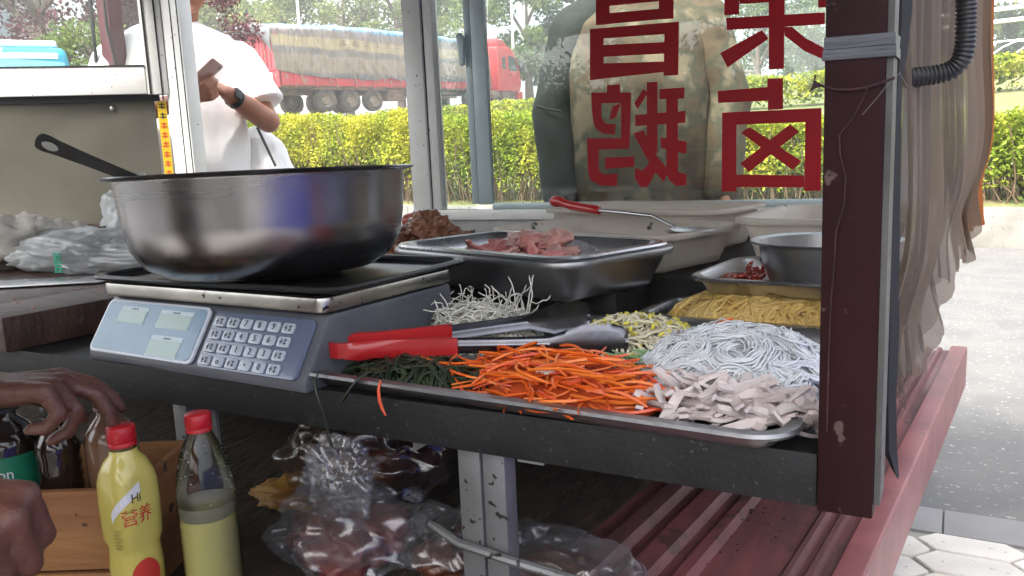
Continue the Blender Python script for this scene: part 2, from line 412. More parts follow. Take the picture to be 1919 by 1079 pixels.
build('ridge_bar', MB().tube([kp(-5, 50.2, 6.6), kp(8, 50.2, 6.6)], .05, 6), WHITEM, hf, root=hf.location)

# ------------------------------------------------------------ trees
BARK = mat('bark', (.10, .075, .055), .95, 0, (.17, .13, .10), 6, bump=.6, bscale=12)
TL = [mat('tree_leaf_green', (.09, .15, .03), .6, 0, (.19, .24, .06), .5, 3, island=.4, transl=.5), mat('tree_leaf_light', (.15, .21, .06), .6, 0, (.28, .31, .10), .5, 3, island=.4, transl=.5),
      mat('tree_leaf_plum', (.10, .035, .045), .55, 0, (.19, .07, .075), .8, 3, island=.45, transl=.4), mat('tree_leaf_deep', (.022, .055, .016), .6, 0, (.05, .09, .022), .5, 3, island=.4, transl=.3)]
def tree(name, label, base, h, rx, trunk_h, m_, n, leaf, group=None, clumps=26, seed=1):
    root = thing(name, label, 'tree', base, 0, group); r = random.Random(seed); tr = MB()
    limb(tr, [(0, 0, -.3), (r.uniform(-.1, .1) * rx * .3, 0, trunk_h), (0, 0, h * .75)], [.035 * h * .8 + .04, .022 * h * .8 + .03, .02], 10)
    cl = []
    for i in range(clumps):
        a = r.uniform(0, 2 * math.pi); zz = r.uniform(trunk_h * .8, h * .93); k = (zz - trunk_h * .8) / (h - trunk_h * .8)
        rr = rx * (.35 + .65 * math.sin(math.pi * min(1, .25 + k * .75))) * r.uniform(.25, .95)
        c = Vector((rr * math.cos(a), rr * math.sin(a), zz)); cl.append((c, rx * r.uniform(.22, .42)))
        if i % 2 == 0: limb(tr, [(0, 0, max(trunk_h * .8, zz - rr * .8)), tuple(c * .55 + Vector((0, 0, zz * .42))), tuple(c)], [.012 * h + .01, .008 * h, .012], 7)
    build('trunk', tr, BARK, root)
    P = []
    for c, rr in cl:
        k = n // clumps; d = nr.normal(size=(k, 3)); d /= np.linalg.norm(d, axis=1)[:, None]; d *= (nr.rand(k, 1) ** .45) * rr; d[:, 2] *= .75
        P.append(d + np.array(c))
    finish('crown', leaves(np.concatenate(P), leaf, m_, 'crown'), None, root)
    return root
def polar(px_heading_deg, d, z): a = R(px_heading_deg); return (-math.sin(a) * d, math.cos(a) * d, z)
bgt = 'trees behind the parked truck'
specs = [(43.5, 62, 5.2, 11.5, 4.6, 1, 'pale green broad tree just right of the pale tower block'), (39.5, 66, 5.4, 12.5, 5.0, 1, 'light green tree above the middle of the tarped load'), (36.0, 60, 5.2, 11.0, 4.2, 0, 'green tree above the tarp beside the white window post'),
         (33.0, 70, 5.6, 12.0, 4.8, 1, 'pale tree seen through the narrow window pane'), (27.2, 58, 5.0, 11.2, 3.4, 0, 'tall green tree rising behind the red truck cab'), (24.0, 60, 5.0, 9.0, 3.2, 3, 'dark tree to the right of the truck cab'), (17.0, 75, 5.8, 9.0, 4.2, 1, 'tree behind the jacket of the man at the glass'),
         (12.0, 70, 5.6, 10.5, 5.0, 0, 'green tree seen behind the upper red lettering'), (8.5, 78, 5.8, 11.5, 5.0, 0, 'green tree just left of the maroon post'), (-1.0, 72, 5.6, 7.2, 4.6, 0, 'rounded green tree beyond the guard rail at far right'), (-3.8, 66, 5.4, 9.0, 3.4, 3, 'darker tall tree at the right edge of the picture'), (48.0, 60, 5.2, 10.0, 4.0, 1, 'light green tree behind the shoulder of the man in white'), (2.2, 74, 5.6, 7.0, 4.0, 0, 'low tree behind the brown fly screen')]
for i, (hd, d, zb, h, rx, mi, lab) in enumerate(specs): tree('roadside_tree', lab, polar(hd, d, zb - .5), h, rx, h * .22, TL[mi], 8000, .34, bgt, 26, i + 3)
tree('plum_tree', 'purple leaved plum tree behind the left window glass', polar(57.5, 17, .9), 5.4, 2.3, 1.5, TL[2], 15000, .10, 'purple leaved plum trees', 30, 40)
tree('plum_tree', 'purple leaved plum tree over the shoulder of the man in white', polar(50.0, 19, 1.0), 5.2, 1.7, 1.6, TL[2], 9000, .10, 'purple leaved plum trees', 24, 41)
tree('young_tree', 'grey green young tree behind the left window glass', polar(55.0, 14.5, .8), 2.6, 1.1, .8, TL[1], 6000, .08, None, 20, 44)
# trees behind the photographer: only the window glass mirrors them
for i, (x_, y_, h) in enumerate([(-4.6, -16, 5.0), (-7.6, -17, 5.8), (-10.5, -16, 4.6), (-13.8, -18, 6.4), (-1.2, -19, 4.4), (2.5, -18, 5.6)]):
    tree('street_tree', ['street tree mirrored in the glass between the red characters', 'street tree mirrored at the left of the jacket', 'small street tree mirrored beside the truck cab', 'tall street tree behind the photographer to the left', 'low street tree mirrored by the maroon post', 'street tree behind the photographer to the right'][i], (x_, y_, 0), h, h * .36, h * .28, TL[3], 4200, .16, 'trees mirrored in the glass', 22, 60 + i)

sh = thing('added_dark_hedge', 'tall dark hedge added behind the viewer to darken what the glass mirrors', 'hedge', (-8, -20.5, 0))
n_ = 26000; xs = nr.uniform(-26, 20, n_); top = np.array([3.0 + .7 * noise.noise(Vector((a * .35, 2, 1))) + .5 * noise.noise(Vector((a * 1.3, 5, 1))) for a in xs]); P = np.stack([xs, nr.uniform(-.9, .9, n_) + .3, nr.rand(n_) ** .8 * top], 1)
finish('foliage', leaves(P, .30, TL[3], 'foliage'), None, sh); build('sky_block_core', MB().box(-26, 20, .2, .9, 0, 2.3).jitter(.2, .6), TL[3], sh)  # leaves and opaque core added behind the viewer to darken the mirrored view
# lamp posts, pale tower, grey block
LAMP = mat('lamp_post_paint', (.72, .73, .72), .45)
def lamppost(lab, hd, d, zb, h, arm):
    t = thing('lamp_post', lab, 'lamp post', polar(hd, d, zb), 0, 'lamp posts along the road')
    build('pole', MB().tube([(0, 0, 0), (0, 0, h)], [.11, .07], 10), LAMP, t)
    build('arm', MB().tube([(0, 0, h - .1), (arm * .5, arm * .3, h + .35), (arm, arm * .6, h + .45)], .045, 8), LAMP, t)
    build('lamp_head', MB().box(arm - .1, arm + .6, arm * .6 - .14, arm * .6 + .14, h + .36, h + .5), LAMP, t, bevel=.04)
lamppost('white lamp post standing behind the tarped truck load', 42.4, 56, 4.6, 11, 1.2)
lamppost('white lamp post just right of the red truck cab', 28.2, 56, 4.6, 7.4, 2.0)
TOWER = mat('pale_render', (.80, .74, .72), .8, 0, (.74, .69, .67), .3); TWIN = mat('tower_window', (.16, .19, .22), .2)
tw = thing('tower_block', 'pale pinkish tower block far behind the man in white', 'building', polar(47.6, 150, 6), R(43))
build('wall', MB().box(-7, 7, 0, 10, 0, 34), TOWER, tw, smooth=False); build('roof_parapet', MB().box(-7.2, 7.2, -.2, 10.2, 34, 34.8), TOWER, tw, smooth=False)
wn = None
for k in range(10):
    for q in range(4):
        if wn is None: wn = build('window', MB().box(-.8, .8, -.04, .04, -.8, .8), TWIN, tw, smooth=False); o = wn
        else: o = copyobj(wn, tw)
        o.location = (-5 + q * 3.3, -.03, 2.4 + k * 3.2)
GREYB = mat('grey_render', (.34, .34, .34), .85, 0, (.28, .28, .28), .4)
gb = thing('mirrored_grey_building', 'plain grey building at upper left in place of a grey wall mirrored in the glass', 'building', polar(62.5, 42, 2.0), R(58))  # stands behind the glass in place of a mirrored grey wall
build('wall', MB().box(-6, 4.2, 0, 8, 0, 11), GREYB, gb, smooth=False); build('roof_slab', MB().box(-6.3, 4.5, -.3, 8.3, 11, 11.4), GREYB, gb, smooth=False)
wn = None
for k in range(3):
    for q in range(3):
        if wn is None: wn = build('window', MB().box(-.7, .7, -.04, .04, -.8, .8), TWIN, gb, smooth=False); o = wn
        else: o = copyobj(wn, gb)
        o.location = (-4.2 + q * 3.0, -.03, 2.2 + k * 3.3)
# ------------------------------------------------------------ the tarped truck
TRED = mat('truck_red', (.50, .045, .06), .55, 0, (.42, .06, .07), 2, bump=.03, spots=(.30, .17, .14), spot_scale=3, spot_at=.60)
TRED_CAB = mat('cab_red', (.52, .03, .035), .3, 0, (.45, .03, .035), 3, coat=.4)
DUSTY = mat('dusty_underframe', (.20, .13, .10), .9, 0, (.11, .08, .065), 4)
TYRE = mat('dusty_tyre', (.06, .052, .045), .9, 0, (.12, .10, .08), 3)
RIM = mat('dusty_rim', (.30, .25, .20), .7, 0, (.20, .16, .13), 4)
WGLASS = mat('dark_window_glass', (.03, .04, .045), .08, spec=.8)
LETTER_W = mat('faded_white_paint', (.72, .66, .64), .7, 0, (.60, .45, .43), 5)
def tarp_material():
    m = bpy.data.materials.new('tarpaulin'); m.use_nodes = True; N = m.node_tree.nodes; Lk = m.node_tree.links.new; b = N['Principled BSDF']; b.inputs['Roughness'].default_value = .5
    tc = N.new('ShaderNodeTexCoord'); sp = N.new('ShaderNodeSeparateXYZ'); Lk(tc.outputs['Object'], sp.inputs[0])
    nz = N.new('ShaderNodeTexNoise'); nz.inputs['Scale'].default_value = .7; nz.inputs['Detail'].default_value = 4; Lk(tc.outputs['Object'], nz.inputs[0])
    ma = N.new('ShaderNodeMath'); ma.operation = 'MULTIPLY_ADD'; ma.inputs[1].default_value = .35; Lk(nz.outputs['Fac'], ma.inputs[0]); Lk(sp.outputs['Z'], ma.inputs[2])
    mr = N.new('ShaderNodeMapRange'); mr.inputs['From Min'].default_value = 1.2; mr.inputs['From Max'].default_value = 4.3; Lk(ma.outputs[0], mr.inputs[0])
    cr = N.new('ShaderNodeValToRGB'); cr.color_ramp.interpolation = 'LINEAR'; e = cr.color_ramp.elements
    stops = [(0, (.10, .10, .12)), (.20, (.12, .12, .13)), (.25, (.25, .20, .16)), (.45, (.27, .22, .175)), (.48, (.16, .15, .14)), (.55, (.16, .15, .14)), (.58, (.37, .30, .18)), (.70, (.37, .30, .18)), (.73, (.20, .17, .155)), (.82, (.20, .18, .17)), (.86, (.10, .22, .33)), (1, (.12, .30, .45))]
    e[0].position, e[0].color = stops[0][0], (*stops[0][1], 1); e[1].position, e[1].color = stops[-1][0], (*stops[-1][1], 1)
    for p, c in stops[1:-1]: q = e.new(p); q.color = (*c, 1)
    Lk(mr.outputs[0], cr.inputs[0])
    n2 = N.new('ShaderNodeTexNoise'); n2.inputs['Scale'].default_value = 1.6; n2.inputs['Detail'].default_value = 8; Lk(tc.outputs['Object'], n2.inputs[0])
    mx = N.new('ShaderNodeMix'); mx.data_type = 'RGBA'; mx.inputs['B'].default_value = (.30, .25, .20, 1); m3 = N.new('ShaderNodeMapRange'); m3.inputs['From Min'].default_value = .45; m3.inputs['From Max'].default_value = .75; m3.inputs['To Max'].default_value = .6; Lk(n2.outputs['Fac'], m3.inputs[0]); Lk(m3.outputs[0], mx.inputs['Factor']); Lk(cr.outputs[0], mx.inputs['A']); Lk(mx.outputs['Result'], b.inputs['Base Color'])
    mp = N.new('ShaderNodeMapping'); mp.inputs['Scale'].default_value = (1.6, .5, .45); mp.inputs['Rotation'].default_value = (0, .5, 0); Lk(tc.outputs['Object'], mp.inputs[0]); n3 = N.new('ShaderNodeTexNoise'); n3.inputs['Scale'].default_value = 2.2; n3.inputs['Detail'].default_value = 3; Lk(mp.outputs[0], n3.inputs[0]); bp = N.new('ShaderNodeBump'); bp.inputs['Strength'].default_value = 1.0; bp.inputs['Distance'].default_value = .25; Lk(n3.outputs['Fac'], bp.inputs['Height']); Lk(bp.outputs[0], b.inputs['Normal'])
    return m
TARP = tarp_material()
TPOS = Vector(polar(45.2, 37.5, 3.25))
tk = thing('tarped_truck', 'red lorry with a striped tarpaulin over its load parked across the road', 'truck', TPOS, math.atan2(.969, .262))
tk.rotation_euler = (0, R(-2.2), math.atan2(1, .02)); tk.scale = (1.30, 1, 1)
# local: +x forward, -y the side that faces the stall
build('underframe', MB().box(.1, 15.4, -.45, .45, .85, 1.10).box(.05, 12.6, -1.22, 1.22, 1.08, 1.22), DUSTY, tk, bevel=.02)
build('side_board', MB().box(.1, 12.6, -1.28, -1.20, 1.16, 1.85), TRED, tk, bevel=.02); build('side_board', MB().box(.1, 12.6, 1.20, 1.28, 1.16, 1.85), TRED, tk, bevel=.02)
for k in range(12): build('stake', MB().box(.6 + k * 1.02, .70 + k * 1.02, -1.315, -1.28, 1.1, 1.9), TRED, tk)
for s, a, b_ in ((0, -1.22, -.02), (1, .02, 1.22)):
    d = build('rear_door', MB().box(-.02, .06, a, b_, 1.10, 3.35), TRED, tk, bevel=.015)
    for k in range(5): build('rib', MB().box(-.05, -.02, a + .12 + k * .21, a + .17 + k * .21, 1.95, 3.2), TRED, d)
    build('rib', MB().box(-.05, -.02, a + .06, b_ - .06, 1.80, 1.86), TRED, d); build('lock_bar', MB().tube([(-.06, (a + b_) / 2, 1.15), (-.06, (a + b_) / 2, 3.3)], .025, 8), DUSTY, d)
for s_, yy in (('XK05', .62), ('328', -.62)):
    o = finish('plate_lettering', text_mesh('plate_lettering', s_, .46, LETTER_W, .006), None, tk); o.rotation_euler = (R(90), 0, R(-90)); o.location = (-.075, yy, 1.52)
build('rear_bumper', MB().box(-.1, .02, -1.2, 1.2, .62, .80), TRED, tk, bevel=.02)
YEL = mat('plate_yellow', (.75, .42, .04), .5); build('number_plate', MB().box(-.125, -.1, .25, .70, .62, .80), YEL, tk)
for yy in (-1.0, 1.0): build('tail_lamp', MB().box(-.13, -.1, yy - .16, yy + .16, .66, .78), mat('lamp_red', (.55, .05, .03), .3), tk, bevel=.01)
# tarp: loft of arched sections from rear to front
tb = MB(); rs = []
nx, ny = 150, 72
for i in range(nx):
    x_ = -.25 + 13.0 * i / (nx - 1); u = i / (nx - 1)
    top = 3.55 + .55 * math.sin(math.pi * min(1, .12 + u * .62)) + .05 * noise.noise(Vector((x_ * .5, 1, 2)))
    bot = 1.50 + .14 * noise.noise(Vector((x_ * .8, 4, 2))) + (.28 * max(0, 1 - u * 6))
    ring = []
    for j in range(ny):
        v = j / (ny - 1); a = -1 + 2 * v
        # from left hem over the top to right hem
        pa = a * 2.35
        if abs(pa) <= 1: y_ = pa * 1.18; z_ = top - .28 * abs(pa) ** 2.6
        else:
            k = (abs(pa) - 1) / 1.35; y_ = math.copysign(1.18 + .17 * math.sin(math.pi * min(1, k * 1.1) * .5) - .03 * k, pa); z_ = (top - .28) * (1 - k) + bot * k
        f = noise.noise(Vector((x_ * 1.5 + z_ * 1.1, z_ * .35, 7.0 + (a > 0)))) * .16 + noise.noise(Vector((x_ * 4.2 + z_ * 2.6, z_ * .6, 1.0))) * .09
        f += .055 * math.sin(x_ * 2.6 + (z_ - 2) * 2.2) * max(0, 1 - abs((u - .18) * 4))
        ring.append((x_, y_ + math.copysign(f, pa) * min(1, abs(pa)), z_ + f * .5 * (1 - min(1, abs(pa)))))
    rs.append(ring)
tb.rings(rs, closed=False); tp = build('tarpaulin', tb, TARP, tk, angle=180)
# rear flap hanging over the doors
rs = []
for i in range(10):
    k = i / 9; ring = []
    for j in range(40):
        a = -1 + 2 * j / 39; z0 = 3.75 - .28 * abs(a) ** 2.6; drop = .42 + .75 * abs(a) ** 3 + .06 * noise.noise(Vector((a * 5, 1, 1)))
        ring.append((-.25 - .06 * math.sin(k * 3) - .03 * noise.noise(Vector((a * 7, k * 2, 5))), a * 1.30, z0 - k * drop))
    rs.append(ring)
fl = MB(); fl.rings(rs, closed=False); build('tarpaulin_flap', fl, mat('tarpaulin_dark', (.13, .14, .15), .6, 0, (.07, .08, .09), 3), tk, angle=180)
ROPE = mat('rope', (.30, .26, .20), .8)
for k in range(9):
    x0 = .6 + k * 1.35; build('tie_rope', MB().tube([(x0, -1.46, 2.15 + .1 * (k % 2)), (x0 + .25, -1.44, 1.75), (x0 + .4, -1.33, 1.25)], .018, 5), ROPE, tk)
LETG = mat('tarp_print', (.16, .14, .12), .8)
for k, s_ in enumerate(['篷布', '专用', '防水', '加厚']): pass
for k in range(9):
    build('printed_mark', MB().box(3.0 + k * .62, 3.32 + k * .62, -1.415, -1.405, 3.02, 3.04).box(3.0 + k * .62, 3.32 + k * .62, -1.415, -1.405, 3.16, 3.18).box(3.14 + k * .62, 3.18 + k * .62, -1.414, -1.406, 2.98, 3.26), LETG, tp)
ty = MB().lathe([(.30, -.14), (.46, -.15), (.52, -.11), (.53, 0), (.52, .11), (.46, .15), (.30, .14)], 36)
rm = MB().lathe([(.02, .02), (.10, .02), (.13, .06), (.16, .06), (.20, -.02), (.29, .02), (.31, .14), (.29, .12)], 30)
Mx = Matrix.Rotation(R(90), 4, 'X'); ty.xf(Mx); rm.xf(Mx)
w0 = None
for x_ in (2.2, 3.5, 4.8, 11.6, 15.2):
    for yy in (-1.03, 1.03):
        wh = bpy.data.objects.new('wheel', None); C.objects.link(wh); wh.parent = tk; wh.location = (x_, yy, .53)
        if yy > 0: wh.rotation_euler = (0, 0, math.pi)
        if w0 is None: t0 = build('tyre', ty, TYRE, wh); r0 = build('rim', rm, RIM, wh); w0 = 1
        else: copyobj(t0, wh); copyobj(r0, wh)
build('mudguard', MB().box(1.5, 5.5, -1.2, -.9, 1.0, 1.1), DUSTY, tk); build('side_guard', MB().box(6.2, 10.4, -1.2, -1.16, .62, .72).box(6.2, 10.4, -1.2, -1.16, .84, .92), DUSTY, tk)
build('tool_box', MB().box(5.6, 6.6, -1.2, -.6, .5, 1.05), DUSTY, tk, bevel=.02); build('fuel_tank', MB().tube([(13.0, -.85, .8), (14.2, -.85, .8)], .33, 16), DUSTY, tk)
# cab
cp = [(14.1, 1.05), (16.1, 1.05), (16.3, 1.5), (16.22, 2.3), (15.75, 3.45), (15.3, 3.72), (14.1, 3.72)]
cabm = MB(); cabm.poly([(a, -1.22, b_) for a, b_ in cp], (0, 2.44, 0)); cb = build('cab', cabm, TRED_CAB, tk, bevel=.07, seg=3)
build('cab_window', MB().poly([(a, -1.235, b_) for a, b_ in [(15.1, 2.3), (15.98, 2.3), (15.72, 3.15), (15.1, 3.2)]], (0, .02, 0)), WGLASS, cb)
build('windscreen', MB().poly([(16.235, -1.1, 2.32), (16.235, 1.1, 2.32), (15.85, 1.05, 3.3), (15.85, -1.05, 3.3)], (.02, 0, .01)), WGLASS, cb)
build('quarter_window', MB().box(14.5, 14.8, -1.235, -1.215, 2.4, 3.1), WGLASS, cb); build('wind_deflector', MB().poly([(a, -1.05, b_) for a, b_ in [(14.3, 3.72), (15.4, 3.74), (14.9, 4.15), (14.3, 4.25)]], (0, 2.1, 0)), TRED_CAB, cb, bevel=.05)
build('mirror', MB().box(16.1, 16.25, -1.5, -1.3, 2.3, 2.95), BLACK, tk, bevel=.03); build('door_handle', MB().box(15.1, 15.3, -1.25, -1.22, 2.0, 2.06), BLACK, cb)
build('headlamp', MB().box(16.25, 16.36, -1.1, -.7, 1.15, 1.4), mat('lamp_glass', (.7, .7, .7), .15), tk, bevel=.03); build('step', MB().box(14.4, 15.2, -1.24, -.9, .55, 1.02), DUSTY, tk, bevel=.02)
build('exhaust_stack', MB().tube([(13.6, -.9, 1.2), (13.6, -.9, 3.3)], .09, 10), DUSTY, tk); build('air_intake', MB().box(13.4, 13.85, -.5, .5, 1.2, 3.1), DUSTY, tk, bevel=.03)
build('front_bumper', MB().box(15.9, 16.36, -1.22, 1.22, .55, 1.04), TRED_CAB, tk, bevel=.05)

# ------------------------------------------------------------ bus behind the left glass
CY = mat('bus_cyan', (.06, .42, .62), .35, 0, (.08, .48, .66), 3); WH = mat('bus_white', (.8, .82, .82), .4)
bt = thing('blue_bus', 'cyan and white bus behind the left window glass', 'bus', polar(59.2, 12.0, .56), R(55))
build('body', MB().box(-5.6, .6, 0, 2.3, .3, 2.05), CY, bt, bevel=.12, seg=3); build('roof', MB().box(-5.5, .5, .1, 2.2, 2.05, 2.14), WH, bt, bevel=.04)
for k in range(9): build('roof_marker', MB().box(-5.4 + k * .62, -5.05 + k * .62, -.015, .0, 1.98, 2.03), CY if k % 2 else WH, bt)
build('white_band', MB().box(-5.5, .5, -.012, .0, 1.90, 1.97), WH, bt)
for k in range(6): build('side_window', MB().box(-5.5 + k * .98, -4.6 + k * .98, -.014, .0, 1.0, 1.62), mat('bus_window', (.45, .5, .52), .15), bt)
ww = None
for x_ in (-4.6, -.4):
    for yy in (.1, 2.2):
        m_ = MB().lathe([(.1, -.1), (.2, -.1), (.36, -.1), (.4, -.05), (.4, .05), (.36, .1), (.2, .08), (.1, .1)], 24).xf(Mx); build('wheel', m_, TYRE, bt, loc=(x_, yy, .38))
LETTERS = {'lu':[[(-0.5317,1.1376),(-0.4122,1.1378),(-0.4123,1.1577),(-0.3762,1.1555),(-0.3755,1.0836),(-0.4105,1.0834),(-0.4107,1.1056),(-0.5305,1.1088)],[(-0.5204,1.0844),(-0.2889,1.0809),(-0.2884,1.0495),(-0.5205,1.0538)],[(-0.5205,1.0538),(-0.4855,1.054),(-0.4858,0.8901),(-0.5221,0.8908)],[(-0.3245,1.0503),(-0.2884,1.0495),(-0.2873,0.8888),(-0.3242,0.8886)],[(-0.4858,0.9318),(-0.3247,0.9253),(-0.3244,0.8971),(-0.4858,0.9011)],[(-0.4747,1.0332),(-0.4537,1.0462),(-0.3313,0.9591),(-0.3514,0.9387)],[(-0.3587,1.0473),(-0.3375,1.0291),(-0.4542,0.9375),(-0.4759,0.9586)]],'cai':[[(-0.5148,1.3747),(-0.4787,1.3708),(-0.4799,1.3129),(-0.5149,1.3154)],[(-0.5106,1.3082),(-0.2852,1.2948),(-0.2848,1.2684),(-0.5084,1.2798)],[(-0.4105,1.3611),(-0.3742,1.3571),(-0.3744,1.1771),(-0.4091,1.1781)],[(-0.5249,1.2271),(-0.4263,1.2708),(-0.4097,1.2499),(-0.5072,1.1917)],[(-0.3753,1.2725),(-0.3573,1.2705),(-0.3252,1.2411),(-0.2838,1.215),(-0.2853,1.1893),(-0.3287,1.2134),(-0.3731,1.2521)],[(-0.3015,1.3468),(-0.2834,1.3444),(-0.2827,1.3054),(-0.2997,1.3067)],[(-0.4787,1.3537),(-0.4104,1.3482),(-0.4103,1.3322),(-0.4787,1.3365)]],'chang':[[(-0.8476,1.4183),(-0.8096,1.4142),(-0.8119,1.3275),(-0.8502,1.3296)],[(-0.6781,1.4004),(-0.6402,1.3962),(-0.641,1.322),(-0.6792,1.3243)],[(-0.8112,1.3554),(-0.6789,1.35),(-0.6792,1.3243),(-0.8118,1.3284)],[(-0.8101,1.398),(-0.6782,1.3919),(-0.6786,1.3684),(-0.8107,1.373)],[(-0.8671,1.3215),(-0.8284,1.32),(-0.8319,1.1921),(-0.871,1.1907)],[(-0.6641,1.3144),(-0.6275,1.3132),(-0.6302,1.1843),(-0.6682,1.1853)],[(-0.8284,1.32),(-0.6641,1.3144),(-0.6645,1.2873),(-0.8291,1.2936)],[(-0.8296,1.2771),(-0.6647,1.2678),(-0.6651,1.2397),(-0.8304,1.2474)],[(-0.8308,1.2307),(-0.6654,1.2201),(-0.6657,1.1947),(-0.8319,1.1921)]],'e':[[(-0.8233,1.1732),(-0.786,1.1748),(-0.7865,1.1522),(-0.8238,1.1541)],[(-0.8679,1.1582),(-0.7571,1.1509),(-0.7576,1.1252),(-0.8687,1.1305)],[(-0.8687,1.1305),(-0.8396,1.1299),(-0.8407,1.0916),(-0.8284,1.0747),(-0.8008,1.0731),(-0.804,1.0456),(-0.8367,1.0495),(-0.8568,1.0623),(-0.864,1.079)],[(-0.7846,1.1271),(-0.7576,1.1252),(-0.7619,1.0343),(-0.7867,1.0341)],[(-0.8097,1.1173),(-0.7846,1.1262),(-0.8004,1.0892),(-0.8181,1.0847)],[(-0.8833,1.0397),(-0.7619,1.0338),(-0.765,1.0068),(-0.8842,1.0094)],[(-0.8842,1.0094),(-0.8506,1.009),(-0.8522,0.9538),(-0.8396,0.9415),(-0.7989,0.9428),(-0.8022,0.9099),(-0.8507,0.9133),(-0.8763,0.9282),(-0.8834,0.9523)],[(-0.8333,0.9862),(-0.7506,0.9863),(-0.7511,0.96),(-0.8341,0.9565)],[(-0.7132,1.1726),(-0.6848,1.1721),(-0.6875,0.9921),(-0.7162,0.9978)],[(-0.6619,1.1275),(-0.6317,1.1276),(-0.6337,0.9427),(-0.6105,0.9353),(-0.613,0.9082),(-0.6388,0.9065),(-0.6575,0.9229),(-0.6643,0.9413)],[(-0.6789,1.1531),(-0.614,1.1525),(-0.6157,1.1255),(-0.6807,1.1279)],[(-0.746,1.0927),(-0.6127,1.0946),(-0.613,1.0656),(-0.7466,1.0641)],[(-0.6788,1.0325),(-0.6098,1.018),(-0.6123,0.9869),(-0.6777,1.0053)],[(-0.7479,1.1223),(-0.7231,1.1564),(-0.7103,1.1466),(-0.7385,1.1072)],[(-0.7519,1.0452),(-0.7249,1.0529),(-0.6946,0.9924),(-0.6572,0.9456),(-0.6718,0.9186),(-0.7001,0.9515),(-0.7236,0.9936)],[(-0.7487,0.9576),(-0.7293,0.9478),(-0.6996,0.9789),(-0.6881,0.9511),(-0.7154,0.9058),(-0.7349,0.9062),(-0.7493,0.9298)]]}
# ------------------------------------------------------------ the food cart
CL = Vector((-1.2, 1.25, 0))
cart = thing('food_cart', 'maroon framed street food cart with glass windows and red bed', 'cart', CL)
def cp_(name, mb, m_, parent=None, **k): return build(name, mb, m_, parent or cart, root=CL, **k)
MAROON = mat('maroon_paint', (.022, .0033, .005), .55, 0, (.014, .0025, .0035), 7, spec=.2, bump=.08, bscale=60, spots=(.09, .06, .055), spot_scale=55, spot_at=.70)
IRON = mat('grimy_iron', (.012, .0125, .013), .6, .15, (.007, .007, .0075), 16, bump=.12, bscale=160, spots=(.055, .058, .064), spot_scale=150, spot_at=.68)
GALV = mat('galvanised', (.24, .245, .25), .5, .55, (.17, .17, .165), 9, bump=.1, bscale=60, spots=(.03, .028, .025), spot_scale=75, spot_at=.64)
DARKTOP = mat('greasy_counter', (.018, .017, .016), .6, .1, (.011, .010, .010), 8, bump=.1, bscale=40)
BEDRED = mat('bed_red', (.20, .068, .070), .45, 0, (.105, .045, .044), 9, bump=.2, bscale=30, stretch=(2.5, .5, 1), spots=(.10, .045, .04), spot_scale=22, spot_at=.60, rough2=.6)
BEDPINK = mat('bed_flange_red', (.30, .105, .108), .45, 0, (.20, .07, .072), 9, bump=.08, bscale=50, spots=(.2, .1, .09), spot_scale=40, spot_at=.68)
MATM = mat('rubber_mat', (.028, .020, .014), .85, 0, (.050, .032, .020), 22, bump=.9, bscale=45, stretch=(1.6, .7, 1))
cp_('front_beam', MB().box(-2.05, -.0972, .700, .705, .690, .738).box(-2.05, -.0972, .705, .75, .690, .694), IRON, bevel=.0015)
cp_('corner_post', MB().box(-.0965, -.0525, .696, .742, .6885, 1.75), MAROON, bevel=.002)
cp_('edge_strip', MB().box(-.0523, -.0475, .700, .742, .700, 1.75), mat('dull_edge_strip', (.10, .098, .095), .55, .3, (.06, .058, .056), 14, spots=(.02, .02, .02), spot_scale=60, spot_at=.66))
cp_('corner_post', MB().box(-2.10, -2.05, .696, .742, .45, 1.75), MAROON, bevel=.002)
cp_('counter', MB().box(-2.05, -.06, .7055, 2.02, .712, .735), DARKTOP, bevel=.001)
cp_('rear_shelf', MB().box(-1.40, -.46, 1.16, 2.02, .7352, .785), DARKTOP, bevel=.001)
cp_('rear_shelf', MB().box(-.4598, -.06, 1.32, 2.02, .7352, .785), DARKTOP, bevel=.001)
cp_('leg', MB().box(-.479, -.4505, .722, .75, .47, .6895), GALV, bevel=.0015); cp_('leg', MB().box(-.449, -.421, .725, .75, .47, .6895), GALV, bevel=.0015)
cp_('leg', MB().box(-.948, -.921, .722, .75, .47, .6895), GALV, bevel=.0015); cp_('leg', MB().box(-.918, -.885, .74, .745, .47, .6895), GALV)
cp_('leg', MB().box(-.10, -.07, 1.95, 1.98, .47, .71), GALV, bevel=.0015); cp_('leg', MB().box(-2.02, -1.98, .722, .75, .47, .6895), GALV)
cp_('cross_rod', MB().tube([(-.53, .735, .578), (-.48, .716, .572), (-.42, .715, .566), (-.30, .735, .545)], .0055, 8), GALV)
cp_('bracket', MB().poly([(-.535, .716, .6895), (-.505, .716, .6895), (-.535, .716, .672)], (0, .004, 0)), GALV)
cp_('bracket', MB().box(-.392, -.362, .703, .708, .6865, .6898), GALV)
